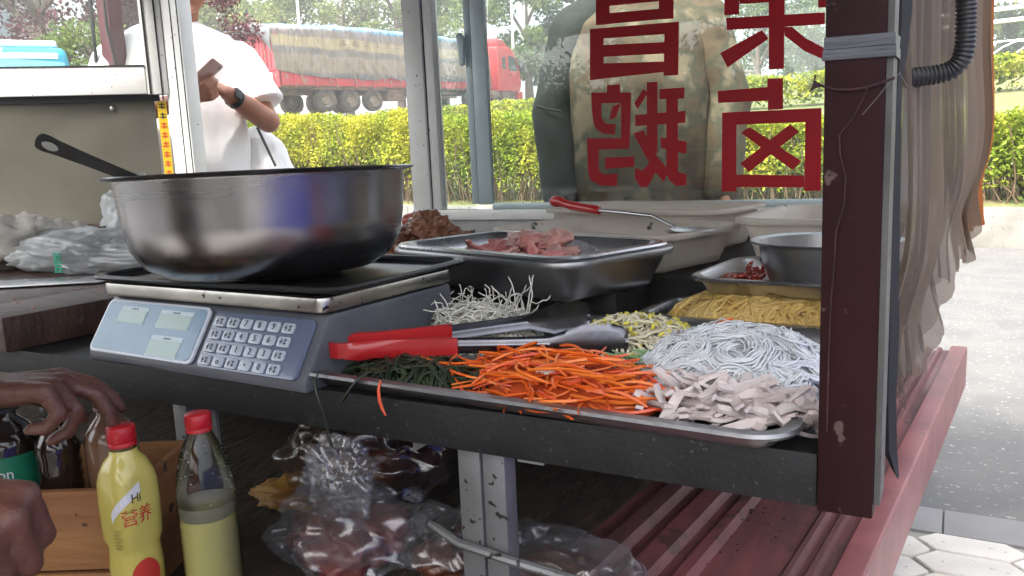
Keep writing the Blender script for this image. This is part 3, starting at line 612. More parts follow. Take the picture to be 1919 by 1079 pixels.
# bed: ribbed red sheet running slightly askew under the counter
def shear(mb): mb.v = [(p[0] + .09 * (p[1] - 1.0), p[1], p[2]) for p in mb.v]; return mb
pr = [(-2.2, .48), (-.392, .48), (-.384, .492), (-.360, .492), (-.352, .481), (-.333, .481), (-.327, .493), (-.300, .493), (-.293, .482), (-.278, .482), (-.272, .491), (-.258, .491), (-.252, .48), (-.168, .48), (-.162, .486), (-.156, .486), (-.150, .478), (-.143, .478), (-.138, .487), (-.131, .487), (-.126, .48), (-.110, .48)]
bd = MB(); bd.rings([[(x_, y_, z_ + .006) for x_, z_ in pr] for y_ in (.22, .9, 1.4, 2.2)], closed=False)
bed = cp_('bed', shear(bd), BEDRED, angle=20)
cp_('bed_flange', shear(MB().poly([(-.110, .22, .470), (-.110, .22, .496), (-.1085, .22, .4985), (-.078, .22, .4985), (-.075, .22, .496), (-.075, .22, .40), (-.080, .22, .40), (-.080, .22, .470)], (0, 1.98, 0))), BEDPINK, bed, bevel=.001)
cp_('floor_mat', shear(MB().box(-2.1, -.42, .25, 2.1, .4865, .492)), MATM, bed)  # mat darkened and drawn to the front edge for the shade under the counter
cp_('bed_underside', MB().box(-2.2, -.12, .24, 2.15, .36, .40), IRON)
for y_ in (.45, 1.9): cp_('chassis_rail', MB().box(-2.2, -.1, y_, y_ + .06, .28, .36), IRON)
for x_, y_ in ((-.55, .5), (-.55, 1.9), (-2.5, 1.2)):
    wh = bpy.data.objects.new('wheel', None); C.objects.link(wh); wh.parent = cart; wh.location = Vector((x_, y_, .22)) - CL
    build('tyre', MB().lathe([(.15, -.04), (.19, -.05), (.22, -.03), (.22, .03), (.19, .05), (.15, .04)], 32).xf(Mx), RUBBER, wh); build('rim', MB().lathe([(.02, -.03), (.06, -.035), (.14, -.02), (.155, -.04), (.155, .04), (.14, .02), (.06, .035), (.02, .03)], 24).xf(Mx), GALV, wh)
ROOFM = mat('roof_underside', (.16, .17, .19), .6, .1, (.12, .125, .14), 3)
cp_('roof', MB().box(-2.55, .12, -.85, 2.085, 1.75, 1.79), ROOFM, bevel=.01)  # unseen front overhang stretched over the vendor side to shade the cart front
# back wall
cp_('back_post', MB().box(-1.449, -1.3865, 2.02, 2.075, .48, 1.75), ALU, bevel=.002); cp_('back_post', MB().box(-2.49, -2.388, 2.02, 2.075, .48, 1.75), ALU, bevel=.002); cp_('back_post', MB().box(-.115, -.06, 2.02, 2.075, .48, 1.75), ALU, bevel=.002)
cp_('post_channel', MB().box(-1.3862, -1.3815, 2.03, 2.065, .853, 1.74), RUBBER); cp_('post_channel', MB().box(-1.381, -1.352, 2.027, 2.062, .853, 1.74), ALU, bevel=.002)
cp_('post_groove', MB().box(-2.432, -2.428, 2.0185, 2.0205, .5, 1.74), RUBBER); cp_('post_groove', MB().box(-2.398, -2.394, 2.0185, 2.0205, .5, 1.74), RUBBER)
cp_('back_panel', MB().box(-2.39, -.115, 2.04, 2.05, .48, .822), STEEL_DULL)
cp_('sill_rail', MB().box(-1.386, -.1155, 2.022, 2.073, .8225, .852), ALU, bevel=.003); cp_('sill_rail', MB().box(-2.3875, -1.4495, 2.022, 2.073, .80, .83), ALU, bevel=.003)
cp_('head_rail', MB().box(-2.3875, -1.4495, 2.022, 2.073, 1.70, 1.75), ALU); cp_('head_rail', MB().box(-1.386, -.1155, 2.022, 2.073, 1.70, 1.75), ALU)
GLASS = glass_mat('window_glass', .0, dirt=.013); GLASS_L = glass_mat('window_glass_left', .05, dirt=.045)
win = thing_part = bpy.data.objects.new('sliding_window', None); C.objects.link(win); win.parent = cart
def wp(name, mb, m_, **k): return build(name, mb, m_, win, root=CL, **k)
SASH = mat('sash_aluminium', (.50, .60, .62), .4, .3, (.42, .52, .54), 6, spots=(.08, .08, .08), spot_scale=80, spot_at=.72)
wp('stile', MB().box(-1.245, -1.223, 2.030, 2.046, .868, 1.70), SASH, bevel=.002); wp('stile', MB().box(-1.221, -1.176, 2.026, 2.044, .8665, 1.70), SASH, bevel=.002)
wp('bottom_rail', MB().box(-1.1758, -.116, 2.026, 2.044, .8525, .870), SASH, bevel=.002); wp('seal', MB().box(-1.2228, -1.2212, 2.028, 2.044, .87, 1.70), RUBBER)
wp('latch', MB().poly([(-1.262, 2.012, 1.345), (-1.247, 2.012, 1.350), (-1.238, 2.012, 1.335), (-1.241, 2.012, 1.262), (-1.252, 2.012, 1.258)], (0, .012, 0)), SASH, bevel=.002)
wp('glass_pane', MB().box(-1.352, -1.2455, 2.050, 2.053, .8525, 1.70), GLASS, smooth=False); wp('glass_pane', MB().box(-1.1755, -.1162, 2.048, 2.051, .8703, 1.70), GLASS, smooth=False)
VINYL = mat('red_vinyl', (.52, .008, .020), .4, 0, (.46, .008, .018), 5, transl=.35)
for nm, polys in LETTERS.items():
    mb = MB()
    for i, p in enumerate(polys): mb.poly([(x_, 2.0478 - i * .00015, z_) for x_, z_ in p], (0, -.0001, 0))
    wp('red_character', mb, VINYL, smooth=False)
# white ventilation slots of a second pane outside: faint streaks of tape
wing = bpy.data.objects.new('side_wing', None); C.objects.link(wing); wing.parent = cart
WA = math.atan2(-.683, -.73)
WM = Matrix.Translation(Vector((-2.492, 2.04, 0))) @ Matrix.Rotation(WA, 4, 'Z')
def wg(name, mb, m_, **k): return build(name, mb.xf(WM), m_, wing, root=CL, **k)
# local x runs from the corner post towards the viewer's left; +y is inside (towards the viewer)
wg('stile', MB().box(.004, .075, -.02, .03, 1.272, 1.75), ALU, bevel=.002); wg('stile_lip', MB().box(.060, .066, .03, .033, 1.272, 1.75), RUBBER); wg('stile_lip', MB().box(.022, .027, .03, .032, 1.25, 1.75), RUBBER)
wg('rail', MB().box(.0755, 1.2, -.02, .032, 1.274, 1.368), ALU, bevel=.002); wg('rail_seal', MB().box(.0755, 1.2, -.01, .034, 1.368, 1.373), RUBBER); wg('painted_rail_shadow', MB().box(.04, 1.2, .0, .018, 1.250, 1.2735), RUBBER)  # black strip below the rail stands in for its shadow
PANELM = mat('stained_steel_panel', (.15, .142, .118), .40, .6, (.095, .09, .072), 2.2, bump=.06, bscale=8, spots=(.12, .09, .06), spot_scale=22, spot_at=.70, rough2=.5)
pv = MB(); rs = []
for i in range(41):
    x_ = .058 + 1.1 * i / 40; rs.append([(x_, .008 + .004 * noise.noise(Vector((x_ * 5, z_ * 5, 2))) - .006 * math.exp(-((x_ - .20) ** 2 + (z_ - 1.225) ** 2) / .0012), z_) for z_ in np.linspace(.48, 1.25, 32)])
pv.rings(rs, closed=False); wg('steel_panel', pv, PANELM, angle=180)
wg('rivet', MB().sphere((.20, .008, 1.228), .008, 12, 8, (1, .6, 1)), STEEL_DULL); wg('rivet', MB().sphere((.62, .012, 1.225), .006, 12, 8, (1, .6, 1)), STEEL_DULL)
wg('glass_pane', MB().box(.0755, 1.2, .0, .003, 1.3735, 1.75), GLASS_L, smooth=False)
TAPEY = mat('yellow_tape', (.62, .42, .02), .5); TR_ = mat('tape_red_print', (.5, .06, .02), .6); TK_ = mat('tape_black_print', (.03, .025, .02), .6)
wg('yellow_tape', MB().box(.020, .050, .010, .0108, .70, 1.248), TAPEY)
for k in range(15):
    z_ = 1.225 - k * .034; m_ = TR_ if 1 < k < 8 else TK_
    wg('tape_print', MB().box(.024, .046, .0112, .0116, z_, z_ + .004).box(.026, .044, .0112, .0116, z_ + .010, z_ + .014).box(.033, .037, .0113, .0117, z_ - .004, z_ + .018), m_)

# maroon prop with straps, built behind the left glass in place of a mirrored post
pt = thing('mirrored_prop', 'maroon steel prop with black cords standing in for a post mirrored in the left glass', 'prop', (-2.86, 2.10, 0))
build('pole', MB().box(-.032, .032, -.03, .03, 0, 1.80), mat('mirrored_prop_paint', (.10, .022, .03), .5, 0, (.07, .016, .022), 9, spots=(.35, .3, .3), spot_scale=40, spot_at=.73), pt, bevel=.002)
for a, b_ in ((-.050, -.038), (-.044, -.050), (.036, .075)): build('cord', MB().tube([(a, -.04, 1.8), (a, -.045, 1.55), (b_, -.05, 1.38), (b_ * 1.3, -.05, 1.2)], .006, 6), RUBBER, pt)
build('base_plate', MB().box(-.07, .07, -.07, .07, 0, .01), RUBBER, pt)

# ------------------------------------------------------------ straps and ties on the corner post
TAPEC = mat('clear_tape', (.085, .09, .105), .42, 0, (.045, .048, .058), 40, bump=.4, bscale=60, stretch=(.3, 1, 3))
tw_ = MB()
for z0, z1, t in ((1.0725, 1.081, 0), (1.0635, 1.072, .0006)):
    tw_.rings([[(-.0975 - t, .695 - t, z_), (-.046 + t, .6945 - t, z_ - .001), (-.046 + t, .745, z_), (-.0975 - t, .745, z_)] for z_ in np.linspace(z0, z1, 4)], closed=True)
tag(build('tape_band', tw_.jitter(.0009, 60), TAPEC, angle=60), 'clear packing tape wound round the top of the maroon post', 'tape')
STR = mat('twine', (.022, .008, .010), .8, 0, (.05, .016, .018), 60, bump=.4, bscale=200)
tn = thing('red_twine', 'frayed dark red twine tied round the maroon post', 'twine', (-.10, .69, 1.04))
build('cord', MB().tube([(-.098, .692, 1.0445), (-.088, .693, 1.0405), (-.078, .6935, 1.040), (-.066, .6935, 1.0405), (-.056, .6935, 1.043), (-.046, .692, 1.046)], .0011, 7).jitter(.0008, 90), STR, tn, root=tn.location)
build('cord', MB().tube([(-.064, .694, 1.041), (-.0685, .6945, 1.030), (-.076, .6945, 1.018), (-.084, .6945, 1.005), (-.083, .6945, .99), (-.079, .6945, .973), (-.080, .6945, .95), (-.0845, .6945, .93), (-.0865, .6945, .90), (-.0875, .6945, .87), (-.0885, .6945, .82), (-.0895, .6945, .76)], .0008, 6).jitter(.0016, 60), STR, tn, root=tn.location)
for k in range(8): build('frayed_end', MB().tube([(-.0975, .692, 1.0445), (-.103, .690, 1.046 + (k - 4) * .0008), (-.106 + .0006 * k, .689 + rnd.uniform(-.002, .002), 1.0465 + (k - 3.5) * .0018)], .0006, 5), STR, tn, root=tn.location)
WIREM = mat('thin_wire', (.16, .15, .14), .5, .4)
tag(build('loose_wire', MB().tube([(-.068, .6935, 1.020), (-.058, .6935, 1.032), (-.050, .6935, 1.0425), (-.043, .70, 1.050), (-.038, .71, 1.040)], .00032, 5), WIREM), 'thin grey wire end hanging on the maroon post', 'wire')

# ------------------------------------------------------------ fly screen on the right side
def screen_mat(name, c, c2, alpha):
    m = bpy.data.materials.new(name); m.use_nodes = True; N = m.node_tree.nodes; Lk = m.node_tree.links.new; b = N['Principled BSDF']; b.inputs['Roughness'].default_value = .7
    at = N.new('ShaderNodeAttribute'); at.attribute_name = 'fold'
    wv = N.new('ShaderNodeTexWave'); wv.inputs['Scale'].default_value = 24; wv.inputs['Distortion'].default_value = .6; wv.bands_direction = 'X'; Lk(at.outputs['Vector'], wv.inputs[0])
    cr = N.new('ShaderNodeValToRGB'); cr.color_ramp.elements[0].position = .55; cr.color_ramp.elements[1].position = .92; cr.color_ramp.elements[0].color = (*c, 1); cr.color_ramp.elements[1].color = (*c2, 1); Lk(wv.outputs['Fac'], cr.inputs[0]); Lk(cr.outputs[0], b.inputs['Base Color'])
    tr = N.new('ShaderNodeBsdfTransparent'); tl = N.new('ShaderNodeBsdfTranslucent'); Lk(cr.outputs[0], tl.inputs[0])
    m1 = N.new('ShaderNodeMixShader'); m1.inputs[0].default_value = .45; Lk(b.outputs[0], m1.inputs[1]); Lk(tl.outputs[0], m1.inputs[2])
    m2 = N.new('ShaderNodeMixShader'); m2.inputs[0].default_value = alpha; Lk(tr.outputs[0], m2.inputs[1]); Lk(m1.outputs[0], m2.inputs[2]); Lk(m2.outputs[0], N['Material Output'].inputs[0]); return m
SCR = screen_mat('fly_screen_mesh', (.19, .14, .10), (.33, .255, .19), .80); SCR2 = screen_mat('fly_screen_mesh_thin', (.11, .085, .065), (.22, .17, .13), .45)
ORANGE = mat('orange_cloth', (.50, .16, .03), .8, 0, (.40, .12, .03), 10, transl=.5)
def curtain(name, path, ztop, zbot, m_, parent, nv=70, fold=.018, freq=9, seed=0, nu=150, curl=.02):
    rs = []; uv = []; P = [Vector(p) for p in path]; seg = len(P) - 1
    for i in range(nu):
        u = i / (nu - 1); k = min(int(u * seg), seg - 1); f = u * seg - k; p = P[k].lerp(P[k + 1], f); d = (P[k + 1] - P[k]).normalized(); nrm = Vector((-d.y, d.x, 0)); ring = []
        zb = zbot(u)
        for j in range(nv):
            v = j / (nv - 1); z = ztop + (zb - ztop) * v
            w_ = math.sin(u * freq * 2 * math.pi + seed + 2.6 * noise.noise(Vector((u * 3, v * .9, seed)))) * fold * (.55 + .9 * noise.noise(Vector((u * 4, v * .8, seed + 3))))
            w_ += .0025 * noise.noise(Vector((u * 22, v * 2, seed))) + curl * max(0, v - .72) ** 1.5 * 6 * noise.noise(Vector((u * 5, v * 3, seed + 8)))
            q = p + nrm * (w_ - .008 * math.exp(-((v - .80) / .12) ** 2) * (1 + noise.noise(Vector((u * 3, v * 2, seed + 4)))) + .012 * math.exp(-((v - .93) / .05) ** 2)) + d * (.008 * noise.noise(Vector((u * 9, v * 3.3, seed + 1))) + curl * max(0, v - .7) * 3 * noise.noise(Vector((u * 3, v * 6, seed + 2)))); ring.append((q.x, q.y, z)); uv.append((u * 3 + .05 * noise.noise(Vector((u * 5, v * 4, 1))), v, 0))
        rs.append(ring)
    mb = MB(); mb.rings(rs, closed=False); o = build(name, mb, m_, parent, angle=180, root=parent.location)
    at = o.data.attributes.new('fold', 'FLOAT_VECTOR', 'POINT'); at.data.foreach_set('vector', np.array(uv, np.float32).ravel()); return o
fs = thing('fly_screen', 'brown folded fly screen curtain hanging beside the maroon post', 'curtain', (-.02, 1.2, .7))
curtain('mesh_panel', [(-.066, .98, 0), (-.052, 1.06, 0), (-.030, 1.18, 0), (-.004, 1.28, 0)], 1.75, lambda u: .800 - .115 * math.sin(math.pi * min(1, u * 1.35)) + .012 * math.sin(u * 16), SCR2, fs, fold=.010, freq=8, seed=1)
curtain('mesh_panel', [(-.060, 1.01, 0), (-.042, 1.10, 0), (-.022, 1.22, 0), (.000, 1.35, 0), (.012, 1.40, 0)], 1.75, lambda u: .690 + .022 * math.sin(u * 9 + 1) + .014 * noise.noise(Vector((u * 14, 2, 1))) + .006 * noise.noise(Vector((u * 60, 2, 1))) + .06 * u + .07 * u * u, SCR, fs, fold=.010, freq=6, seed=4, curl=.030, nu=220)
curtain('mesh_panel', [(.000, 1.40, 0), (.012, 1.46, 0), (.026, 1.49, 0)], 1.75, lambda u: .83 + .03 * math.sin(u * 8), SCR, fs, fold=.010, freq=4, seed=6, nu=70)
curtain('orange_lining', [(.010, 1.47, 0), (.026, 1.50, 0), (.038, 1.53, 0)], 1.75, lambda u: .845 + .02 * u, ORANGE, fs, fold=.004, freq=2, seed=9, nu=30)
# dark magnetic border hanging down at its front edge
rs = []
for i, (z_, w_, xo, yo) in enumerate([(1.75, .014, 0, 0), (1.45, .015, .001, 0), (1.25, .017, 0, .004), (1.13, .016, .002, 0), (1.085, .011, .002, -.006), (1.06, .006, .001, -.008), (1.02, .010, -.001, -.006), (.92, .013, -.001, 0), (.83, .014, .000, 0), (.80, .015, .001, -.004), (.72, .014, .001, -.004), (.66, .013, .004, -.006), (.642, .006, .010, -.010), (.632, .001, .014, -.012)]):
    c = Vector((-.060 + xo, .955 + yo, z_)); rs.append([tuple(c + Vector((-w_ * .5, -.003, 0))), tuple(c + Vector((0, -.006, 0))), tuple(c + Vector((w_ * .55, .002, 0))), tuple(c + Vector((0, .008, 0)))])
bb = MB(); bb.rings(rs, True, True, True); build('magnet_border', bb, mat('black_ribbon', (.018, .018, .02), .75), fs, root=fs.location)
pts = []; rad = []
ctl = [Vector(p) for p in ((-.004, 1.060, 1.72), (-.002, 1.062, 1.40), (-.003, 1.062, 1.20), (0, 1.065, 1.13), (.000, 1.066, 1.098), (-.004, 1.066, 1.082), (-.014, 1.066, 1.073), (-.034, 1.060, 1.070), (-.054, 1.050, 1.069), (-.078, 1.040, 1.068))]
dense = []
for i in range(len(ctl) - 1):
    n = max(2, int((ctl[i + 1] - ctl[i]).length / .0012))
    for k in range(n): dense.append(ctl[i].lerp(ctl[i + 1], k / n))
for _ in range(40): dense = [dense[0]] + [(dense[i - 1] + dense[i] * 2 + dense[i + 1]) / 4 for i in range(1, len(dense) - 1)] + [dense[-1]]
for i, p in enumerate(dense): pts.append(p); rad.append(.0112 if (i // 2) % 2 else .0096)
tag(build('ribbed_hose', MB().tube(pts, rad, 14), BLACK, angle=60), 'black ribbed flexible hose bent in front of the fly screen', 'hose')
tag(build('overhead_wire', MB().tube([polar(-1.2, 30, 8.5), polar(-1.9, 30, 6.15), polar(-2.7, 30, 5.75), polar(-3.2, 30, 5.95), polar(-3.9, 30, 7.8), polar(-5, 30, 9)], .012, 6), RUBBER), 'thin dark wire loop against the sky at upper right', 'wire')
# ------------------------------------------------------------ price scale
SB = mat('scale_plastic', (.12, .125, .138), .36, 0, (.08, .085, .10), 8, bump=.04, bscale=90, spots=(.04, .04, .045), spot_scale=60, spot_at=.72)
sc = thing('price_scale', 'grey blue price computing scale with keypad under the big bowl', 'scale', (-.870, .893, .7355), R(-3))
W2 = .219
prof = [(-.196, 0), (-.196, .014), (-.152, .080), (-.148, .086), (.097, .086), (.100, .08), (.100, 0)]
bm_ = MB(); bm_.poly([(-W2, a, b_) for a, b_ in prof], (2 * W2, 0, 0)); build('body', bm_, SB, sc, bevel=.004, seg=2)
A_ = Vector((0, -.196, .014)); e2 = (Vector((0, -.152, .080)) - A_); LV = e2.length; e2.normalize(); e1 = Vector((1, 0, 0)); en = e1.cross(e2)
CM = Matrix((e1, e2, en)).transposed().to_4x4(); CM.translation = A_
def con(name, mb, m_, parent=sc, **k): return build(name, mb.xf(CM), m_, parent, **k)
BEZ = mat('display_bezel', (.24, .36, .46), .22, 0, (.17, .27, .37), 7, coat=.08, spots=(.06, .06, .07), spot_scale=55, spot_at=.73); EDGE = mat('bezel_edge', (.62, .66, .72), .35)
LCD = mat('lcd_glass', (.36, .48, .44), .22, coat=.1); LCDF = mat('lcd_frame', (.58, .68, .72), .4); INK = mat('key_ink', (.05, .06, .08), .6)
dp = con('display_panel', MB().poly([(x_ - .100, y_ + LV * .5, .001) for x_, y_ in rrect(.228, LV * 1.02, .010)], (0, 0, .004)), EDGE, bevel=.001)
con('display_face', MB().poly([(x_ - .100, y_ + LV * .5, .0052) for x_, y_ in rrect(.218, LV * .92, .008)], (0, 0, .0008)), BEZ, dp)
for x0, y0, w_, h_ in ((-.175, .045, .062, .025), (-.085, .043, .070, .027), (-.082, .003, .066, .030)):
    fr_ = con('screen', MB().box(x0, x0 + w_, y0, y0 + h_, .0061, .0066), LCDF, dp); con('screen_glass', MB().box(x0 + .0015, x0 + w_ - .0015, y0 + .0012, y0 + h_ * .78, .0067, .0072), LCD, dp)
    for k in range(3): con('screen_title', MB().box(x0 + w_ * .4 + k * .005, x0 + w_ * .4 + k * .005 + .0035, y0 + h_ * .84, y0 + h_ * .92, .0067, .0069), INK, dp)
KEYB = mat('keypad_membrane', (.13, .16, .24), .25, 0, (.10, .125, .19), 7, coat=.4); KEYM = mat('key_cap', (.45, .50, .56), .3, 0, (.36, .41, .47), 9, coat=.2)
kp_ = con('keypad', MB().poly([(x_ + .115, y_ + LV * .48, .001) for x_, y_ in rrect(.182, LV * .98, .008)], (0, 0, .003)), KEYB, bevel=.001)
labs = [['', '1', '7', '8', '9', ''], ['', '', '4', '5', '6', ''], ['', '', '1', '2', '3', ''], ['', 'o', '', '•', '0', '']]
kk = None
for r in range(4):
    for q in range(6):
        u0 = .0405 + q * .0252; v0 = LV * .78 - r * .0178
        if kk is None: kk = con('key', MB().poly([(x_, y_, .0041) for x_, y_ in rrect(.0205, .0135, .003, 3)], (0, 0, .0028)), KEYM, kp_, bevel=.001); o = kk
        else: o = copyobj(kk, kp_)
        d = CM.to_3x3() @ Vector((u0, v0, 0)); o.location = d
        s_ = labs[r][q]
        if s_ and not (r == 0 and q == 1):
            me = text_mesh('key_mark', s_, .0115, INK, .0003); t_ = finish('key_mark', me, None, kp_); t_.matrix_local = CM @ Matrix.Translation(Vector((u0, v0, .0073)))
        else:
            mk = MB().box(-.006, -.001, -.0008, .0008, 0, .0003).box(-.0042, -.003, -.004, .004, .0001, .0004).box(.001, .006, .0016, .003, 0, .0003).box(.001, .006, -.003, -.0016, 0, .0003).box(.003, .0042, -.004, .004, .0001, .0004)
            mk.shift((u0, v0, .0073)); con('key_mark', mk, INK, kp_)
PLT = mat('platform_steel', (.50, .49, .46), .3, 1.0, (.38, .37, .34), 10, spots=(.03, .028, .025), spot_scale=75, spot_at=.64, bump=.05, bscale=80)
build('platform', MB().poly([(x_, y_ - .030, .089) for x_, y_ in rrect(.446, .265, .014)], (0, 0, .019)), PLT, sc, bevel=.004, seg=2)
for x_, y_ in ((-.18, -.13), (.18, -.13), (-.18, .07), (.18, .07)): build('support_stud', MB().lathe([(.006, .0), (.006, .006)], 10, (x_, y_, .084)), STEEL, sc)
for x_ in (-.19, .19):
    for y_ in (-.18, .08): build('rubber_foot', MB().lathe([(.001, -.0004), (.010, -.0004), (.011, .0006), (.011, .002)], 12, (x_, y_, 0)), RUBBER, sc)

# tray, bowl and ladle on the scale
BT = mat('black_tray', (.018, .018, .02), .3, .2, (.03, .03, .03), 6)
o = tag(build('baking_tray', tray_mb(.47, .285, .012, .03, .006, .007), BT), 'thin black baking tray between scale and big bowl', 'tray'); o.location = (-.872, .872, .8440); o.rotation_euler = (0, 0, R(-1))
BOWLM = mat('bowl_steel', (.34, .34, .35), .24, 1.0, (.27, .27, .28), 5, bump=.012, bscale=260, stretch=(.2, .2, 3), rough2=.30, spots=(.05, .045, .05), spot_scale=120, spot_at=.735)
bp_ = [(0.001, .0), (.080, .0), (.115, .004), (.150, .010), (.174, .024), (.190, .047), (.198, .080), (.2035, .138), (.2045, .1405), (.217, .1430), (.2185, .1450), (.217, .1465), (.2045, .1435), (.2020, .1400), (.1965, .080), (.1885, .048), (.1725, .026), (.149, .012), (.115, .006), (.001, .0025)]
o = tag(build('mixing_bowl', MB().lathe(bp_, 96), BOWLM, angle=50), 'large stainless steel mixing bowl standing on the scale', 'bowl'); o.location = (-.860, .846, .8480); o.scale = (.962, .962, 1.0); o.rotation_euler = Matrix.Rotation(R(.9), 3, Vector((-.707, -.707, 0))).to_euler()
LAD = mat('ladle_dark', (.045, .045, .048), .35, .5, (.03, .03, .03), 20)
ld = thing('ladle', 'dark long handled ladle leaning over the rim of the big bowl', 'ladle', (-.98, .84, .87))
a0 = Vector((-1.128, .690, 1.052)); a1 = Vector((-1.060, .780, .994)); ax = (a1 - a0); upv = ax.cross(Vector((0, 0, 1))).normalized() * -1; upv = (upv * .8 + Vector((0, 0, .35))).normalized(); upv = (upv - ax.normalized() * upv.dot(ax.normalized())).normalized(); wd = upv.cross(ax.normalized())
hm = MB(); rs = []
outl = [(0, .003), (.012, .009), (.04, .0115), (.10, .0125), (.22, .0105), (.55, .0085), (.85, .0078), (1.0, .0075), (1.5, .007)]
for t_, hw in outl:
    c = a0 + ax * t_; rs.append([tuple(c + wd * hw + upv * .002), tuple(c + upv * .004), tuple(c - wd * hw + upv * .002), tuple(c - wd * hw - upv * .002), tuple(c - upv * .0015), tuple(c + wd * hw - upv * .002)])
hm.rings(rs, True, True, True); build('handle', hm, LAD, ld, root=ld.location, angle=60)
HOLEM = mat('handle_hole', (.34, .335, .30), .4)
hc = a0 + ax * .150
for sg in (1, -1): build('hanging_hole', MB().add([tuple(hc + ax.normalized() * .011 * math.cos(t) + wd * .0060 * math.sin(t) + upv * .0048 * sg) for t in np.linspace(0, 2 * math.pi, 18)[:-1]], [tuple(range(17))]), HOLEM, ld, root=ld.location)
lc = a0 + ax * 1.5; build('cup', MB().lathe([(.001, -.03), (.03, -.024), (.045, 0), (.044, 0), (.029, -.022), (.001, -.028)], 24, (lc.x + .02, lc.y + .02, lc.z - .01)), LAD, ld, root=ld.location)

# ------------------------------------------------------------ chopping board, cleaver, wrapped things at the left
BOARD = mat('chopping_board', (.060, .030, .024), .5, 0, (.10, .055, .042), 14, bump=.3, bscale=60, stretch=(.5, 2.2, 1), spots=(.20, .15, .12), spot_scale=50, spot_at=.71)
bo = thing('chopping_board', 'thick dark wooden chopping board at the left end of the counter', 'chopping board', (-1.62, .98, .7355), R(-2))
x_ = -.36
for k, wk in enumerate((.19, .17, .20, .158)):
    build('plank', MB().box(x_, x_ + wk - .0012, -.28, .30, 0, .0545 + rnd.uniform(0, .0008)), BOARD, bo, bevel=.005); x_ += wk
CR = mat('bread_crumb', (.45, .36, .26), .8, 0, (.50, .14, .08), 3)
for k in range(26):
    o = build('crumb', MB().sphere((0, 0, 0), rnd.uniform(.0018, .0042), 6, 4, (1.3, .8, .6)).jitter(.0008, 300, k), CR, bo); o.location = (rnd.uniform(.02, .345), rnd.uniform(-.25, .26), .056)
cl = thing('cleaver', 'wide steel cleaver blade lying on the chopping board', 'cleaver', (-1.60, .935, .7935), R(33))
build('blade', MB().poly([(-.16, -.052, 0), (.145, -.050, 0), (.15, -.042, 0), (.148, .048, 0), (-.16, .052, 0)], (0, 0, .0028)), STEEL, cl, bevel=.0008); build('handle', MB().tube([(-.155, .02, .006), (-.27, .02, .008)], [.011, .014], 12), LAD, cl)

CLOTH = mat('off_white_cloth', (.60, .57, .52), .9, 0, (.52, .49, .44), 8, bump=.3, bscale=30)
def crumple(name, c, r, sc3, m_, parent=None, seed=0, amp=.35, ridg=6.0, sub=5, rootloc=None, sharp=False, flatb=None):
    bm = bmesh.new(); bmesh.ops.create_icosphere(bm, subdivisions=sub, radius=1)
    for v in bm.verts:
        p = v.co.copy(); n_ = p.normalized()
        a = noise.noise(p * 1.7 + Vector((seed, 0, 0))) * amp
        b_ = (1 - abs(noise.noise(p * ridg * .5 + Vector((0, seed, 0))))) ** 3 * amp * .55 + (1 - abs(noise.noise(p * ridg + Vector((seed * 2, 3, 0))))) ** 4 * amp * .35
        q = n_ * (1 + a + b_ - amp * .4) * r; v.co = Vector((q.x * sc3[0], q.y * sc3[1], q.z * sc3[2]))
        if flatb is not None and v.co.z < flatb: v.co.z = flatb + (v.co.z - flatb) * .05
    me = bpy.data.meshes.new(name); bm.to_mesh(me); bm.free()
    for p in me.polygons: p.use_smooth = not sharp
    o = finish(name, me, m_, parent); o.location = Vector(c) - (Vector(rootloc) if rootloc is not None else Vector((0, 0, 0))); return o
def film_mat(name, tint, haze, refl, hcol=(.75, .77, .80)):
    m = bpy.data.materials.new(name); m.use_nodes = True; N = m.node_tree.nodes; Lk = m.node_tree.links.new; N.remove(N['Principled BSDF'])
    tr = N.new('ShaderNodeBsdfTransparent'); tr.inputs[0].default_value = (*tint, 1); gl = N.new('ShaderNodeBsdfGlossy'); gl.inputs['Roughness'].default_value = .22
    tc = N.new('ShaderNodeTexCoord'); nz = N.new('ShaderNodeTexNoise'); nz.inputs['Scale'].default_value = 22; nz.inputs['Detail'].default_value = 4; nz.inputs['Distortion'].default_value = 1.5; Lk(tc.outputs['Object'], nz.inputs[0])
    bp = N.new('ShaderNodeBump'); bp.inputs['Strength'].default_value = .35; bp.inputs['Distance'].default_value = .006; Lk(nz.outputs['Fac'], bp.inputs['Height']); Lk(bp.outputs[0], gl.inputs['Normal'])
    df = N.new('ShaderNodeBsdfDiffuse'); df.inputs[0].default_value = (*hcol, 1); tl = N.new('ShaderNodeBsdfTranslucent'); tl.inputs[0].default_value = (*hcol, 1)
    h = N.new('ShaderNodeMixShader'); h.inputs[0].default_value = .5; Lk(df.outputs[0], h.inputs[1]); Lk(tl.outputs[0], h.inputs[2])
    m1 = N.new('ShaderNodeMixShader'); m1.inputs[0].default_value = haze; Lk(tr.outputs[0], m1.inputs[1]); Lk(h.outputs[0], m1.inputs[2])
    m2 = N.new('ShaderNodeMixShader'); m2.inputs[0].default_value = refl; Lk(m1.outputs[0], m2.inputs[1]); Lk(gl.outputs[0], m2.inputs[2]); Lk(m2.outputs[0], N['Material Output'].inputs[0]); return m
FILM = film_mat('clear_bag_film', (.93, .93, .94), .10, .11); FILM_W = film_mat('white_bag_film', (.92, .93, .93), .55, .10, (.82, .84, .84)); FILM_B = film_mat('brownish_bag_film', (.86, .80, .76), .06, .15, (.6, .5, .45))
cg = thing('work_glove', 'crumpled off white cotton glove behind the clear bag', 'glove', (-1.92, 1.11, .79))
crumple('palm', (-1.93, 1.10, .855), .075, (1.3, 1.0, .75), CLOTH, cg, 3, .45, 3, 4, cg.location)
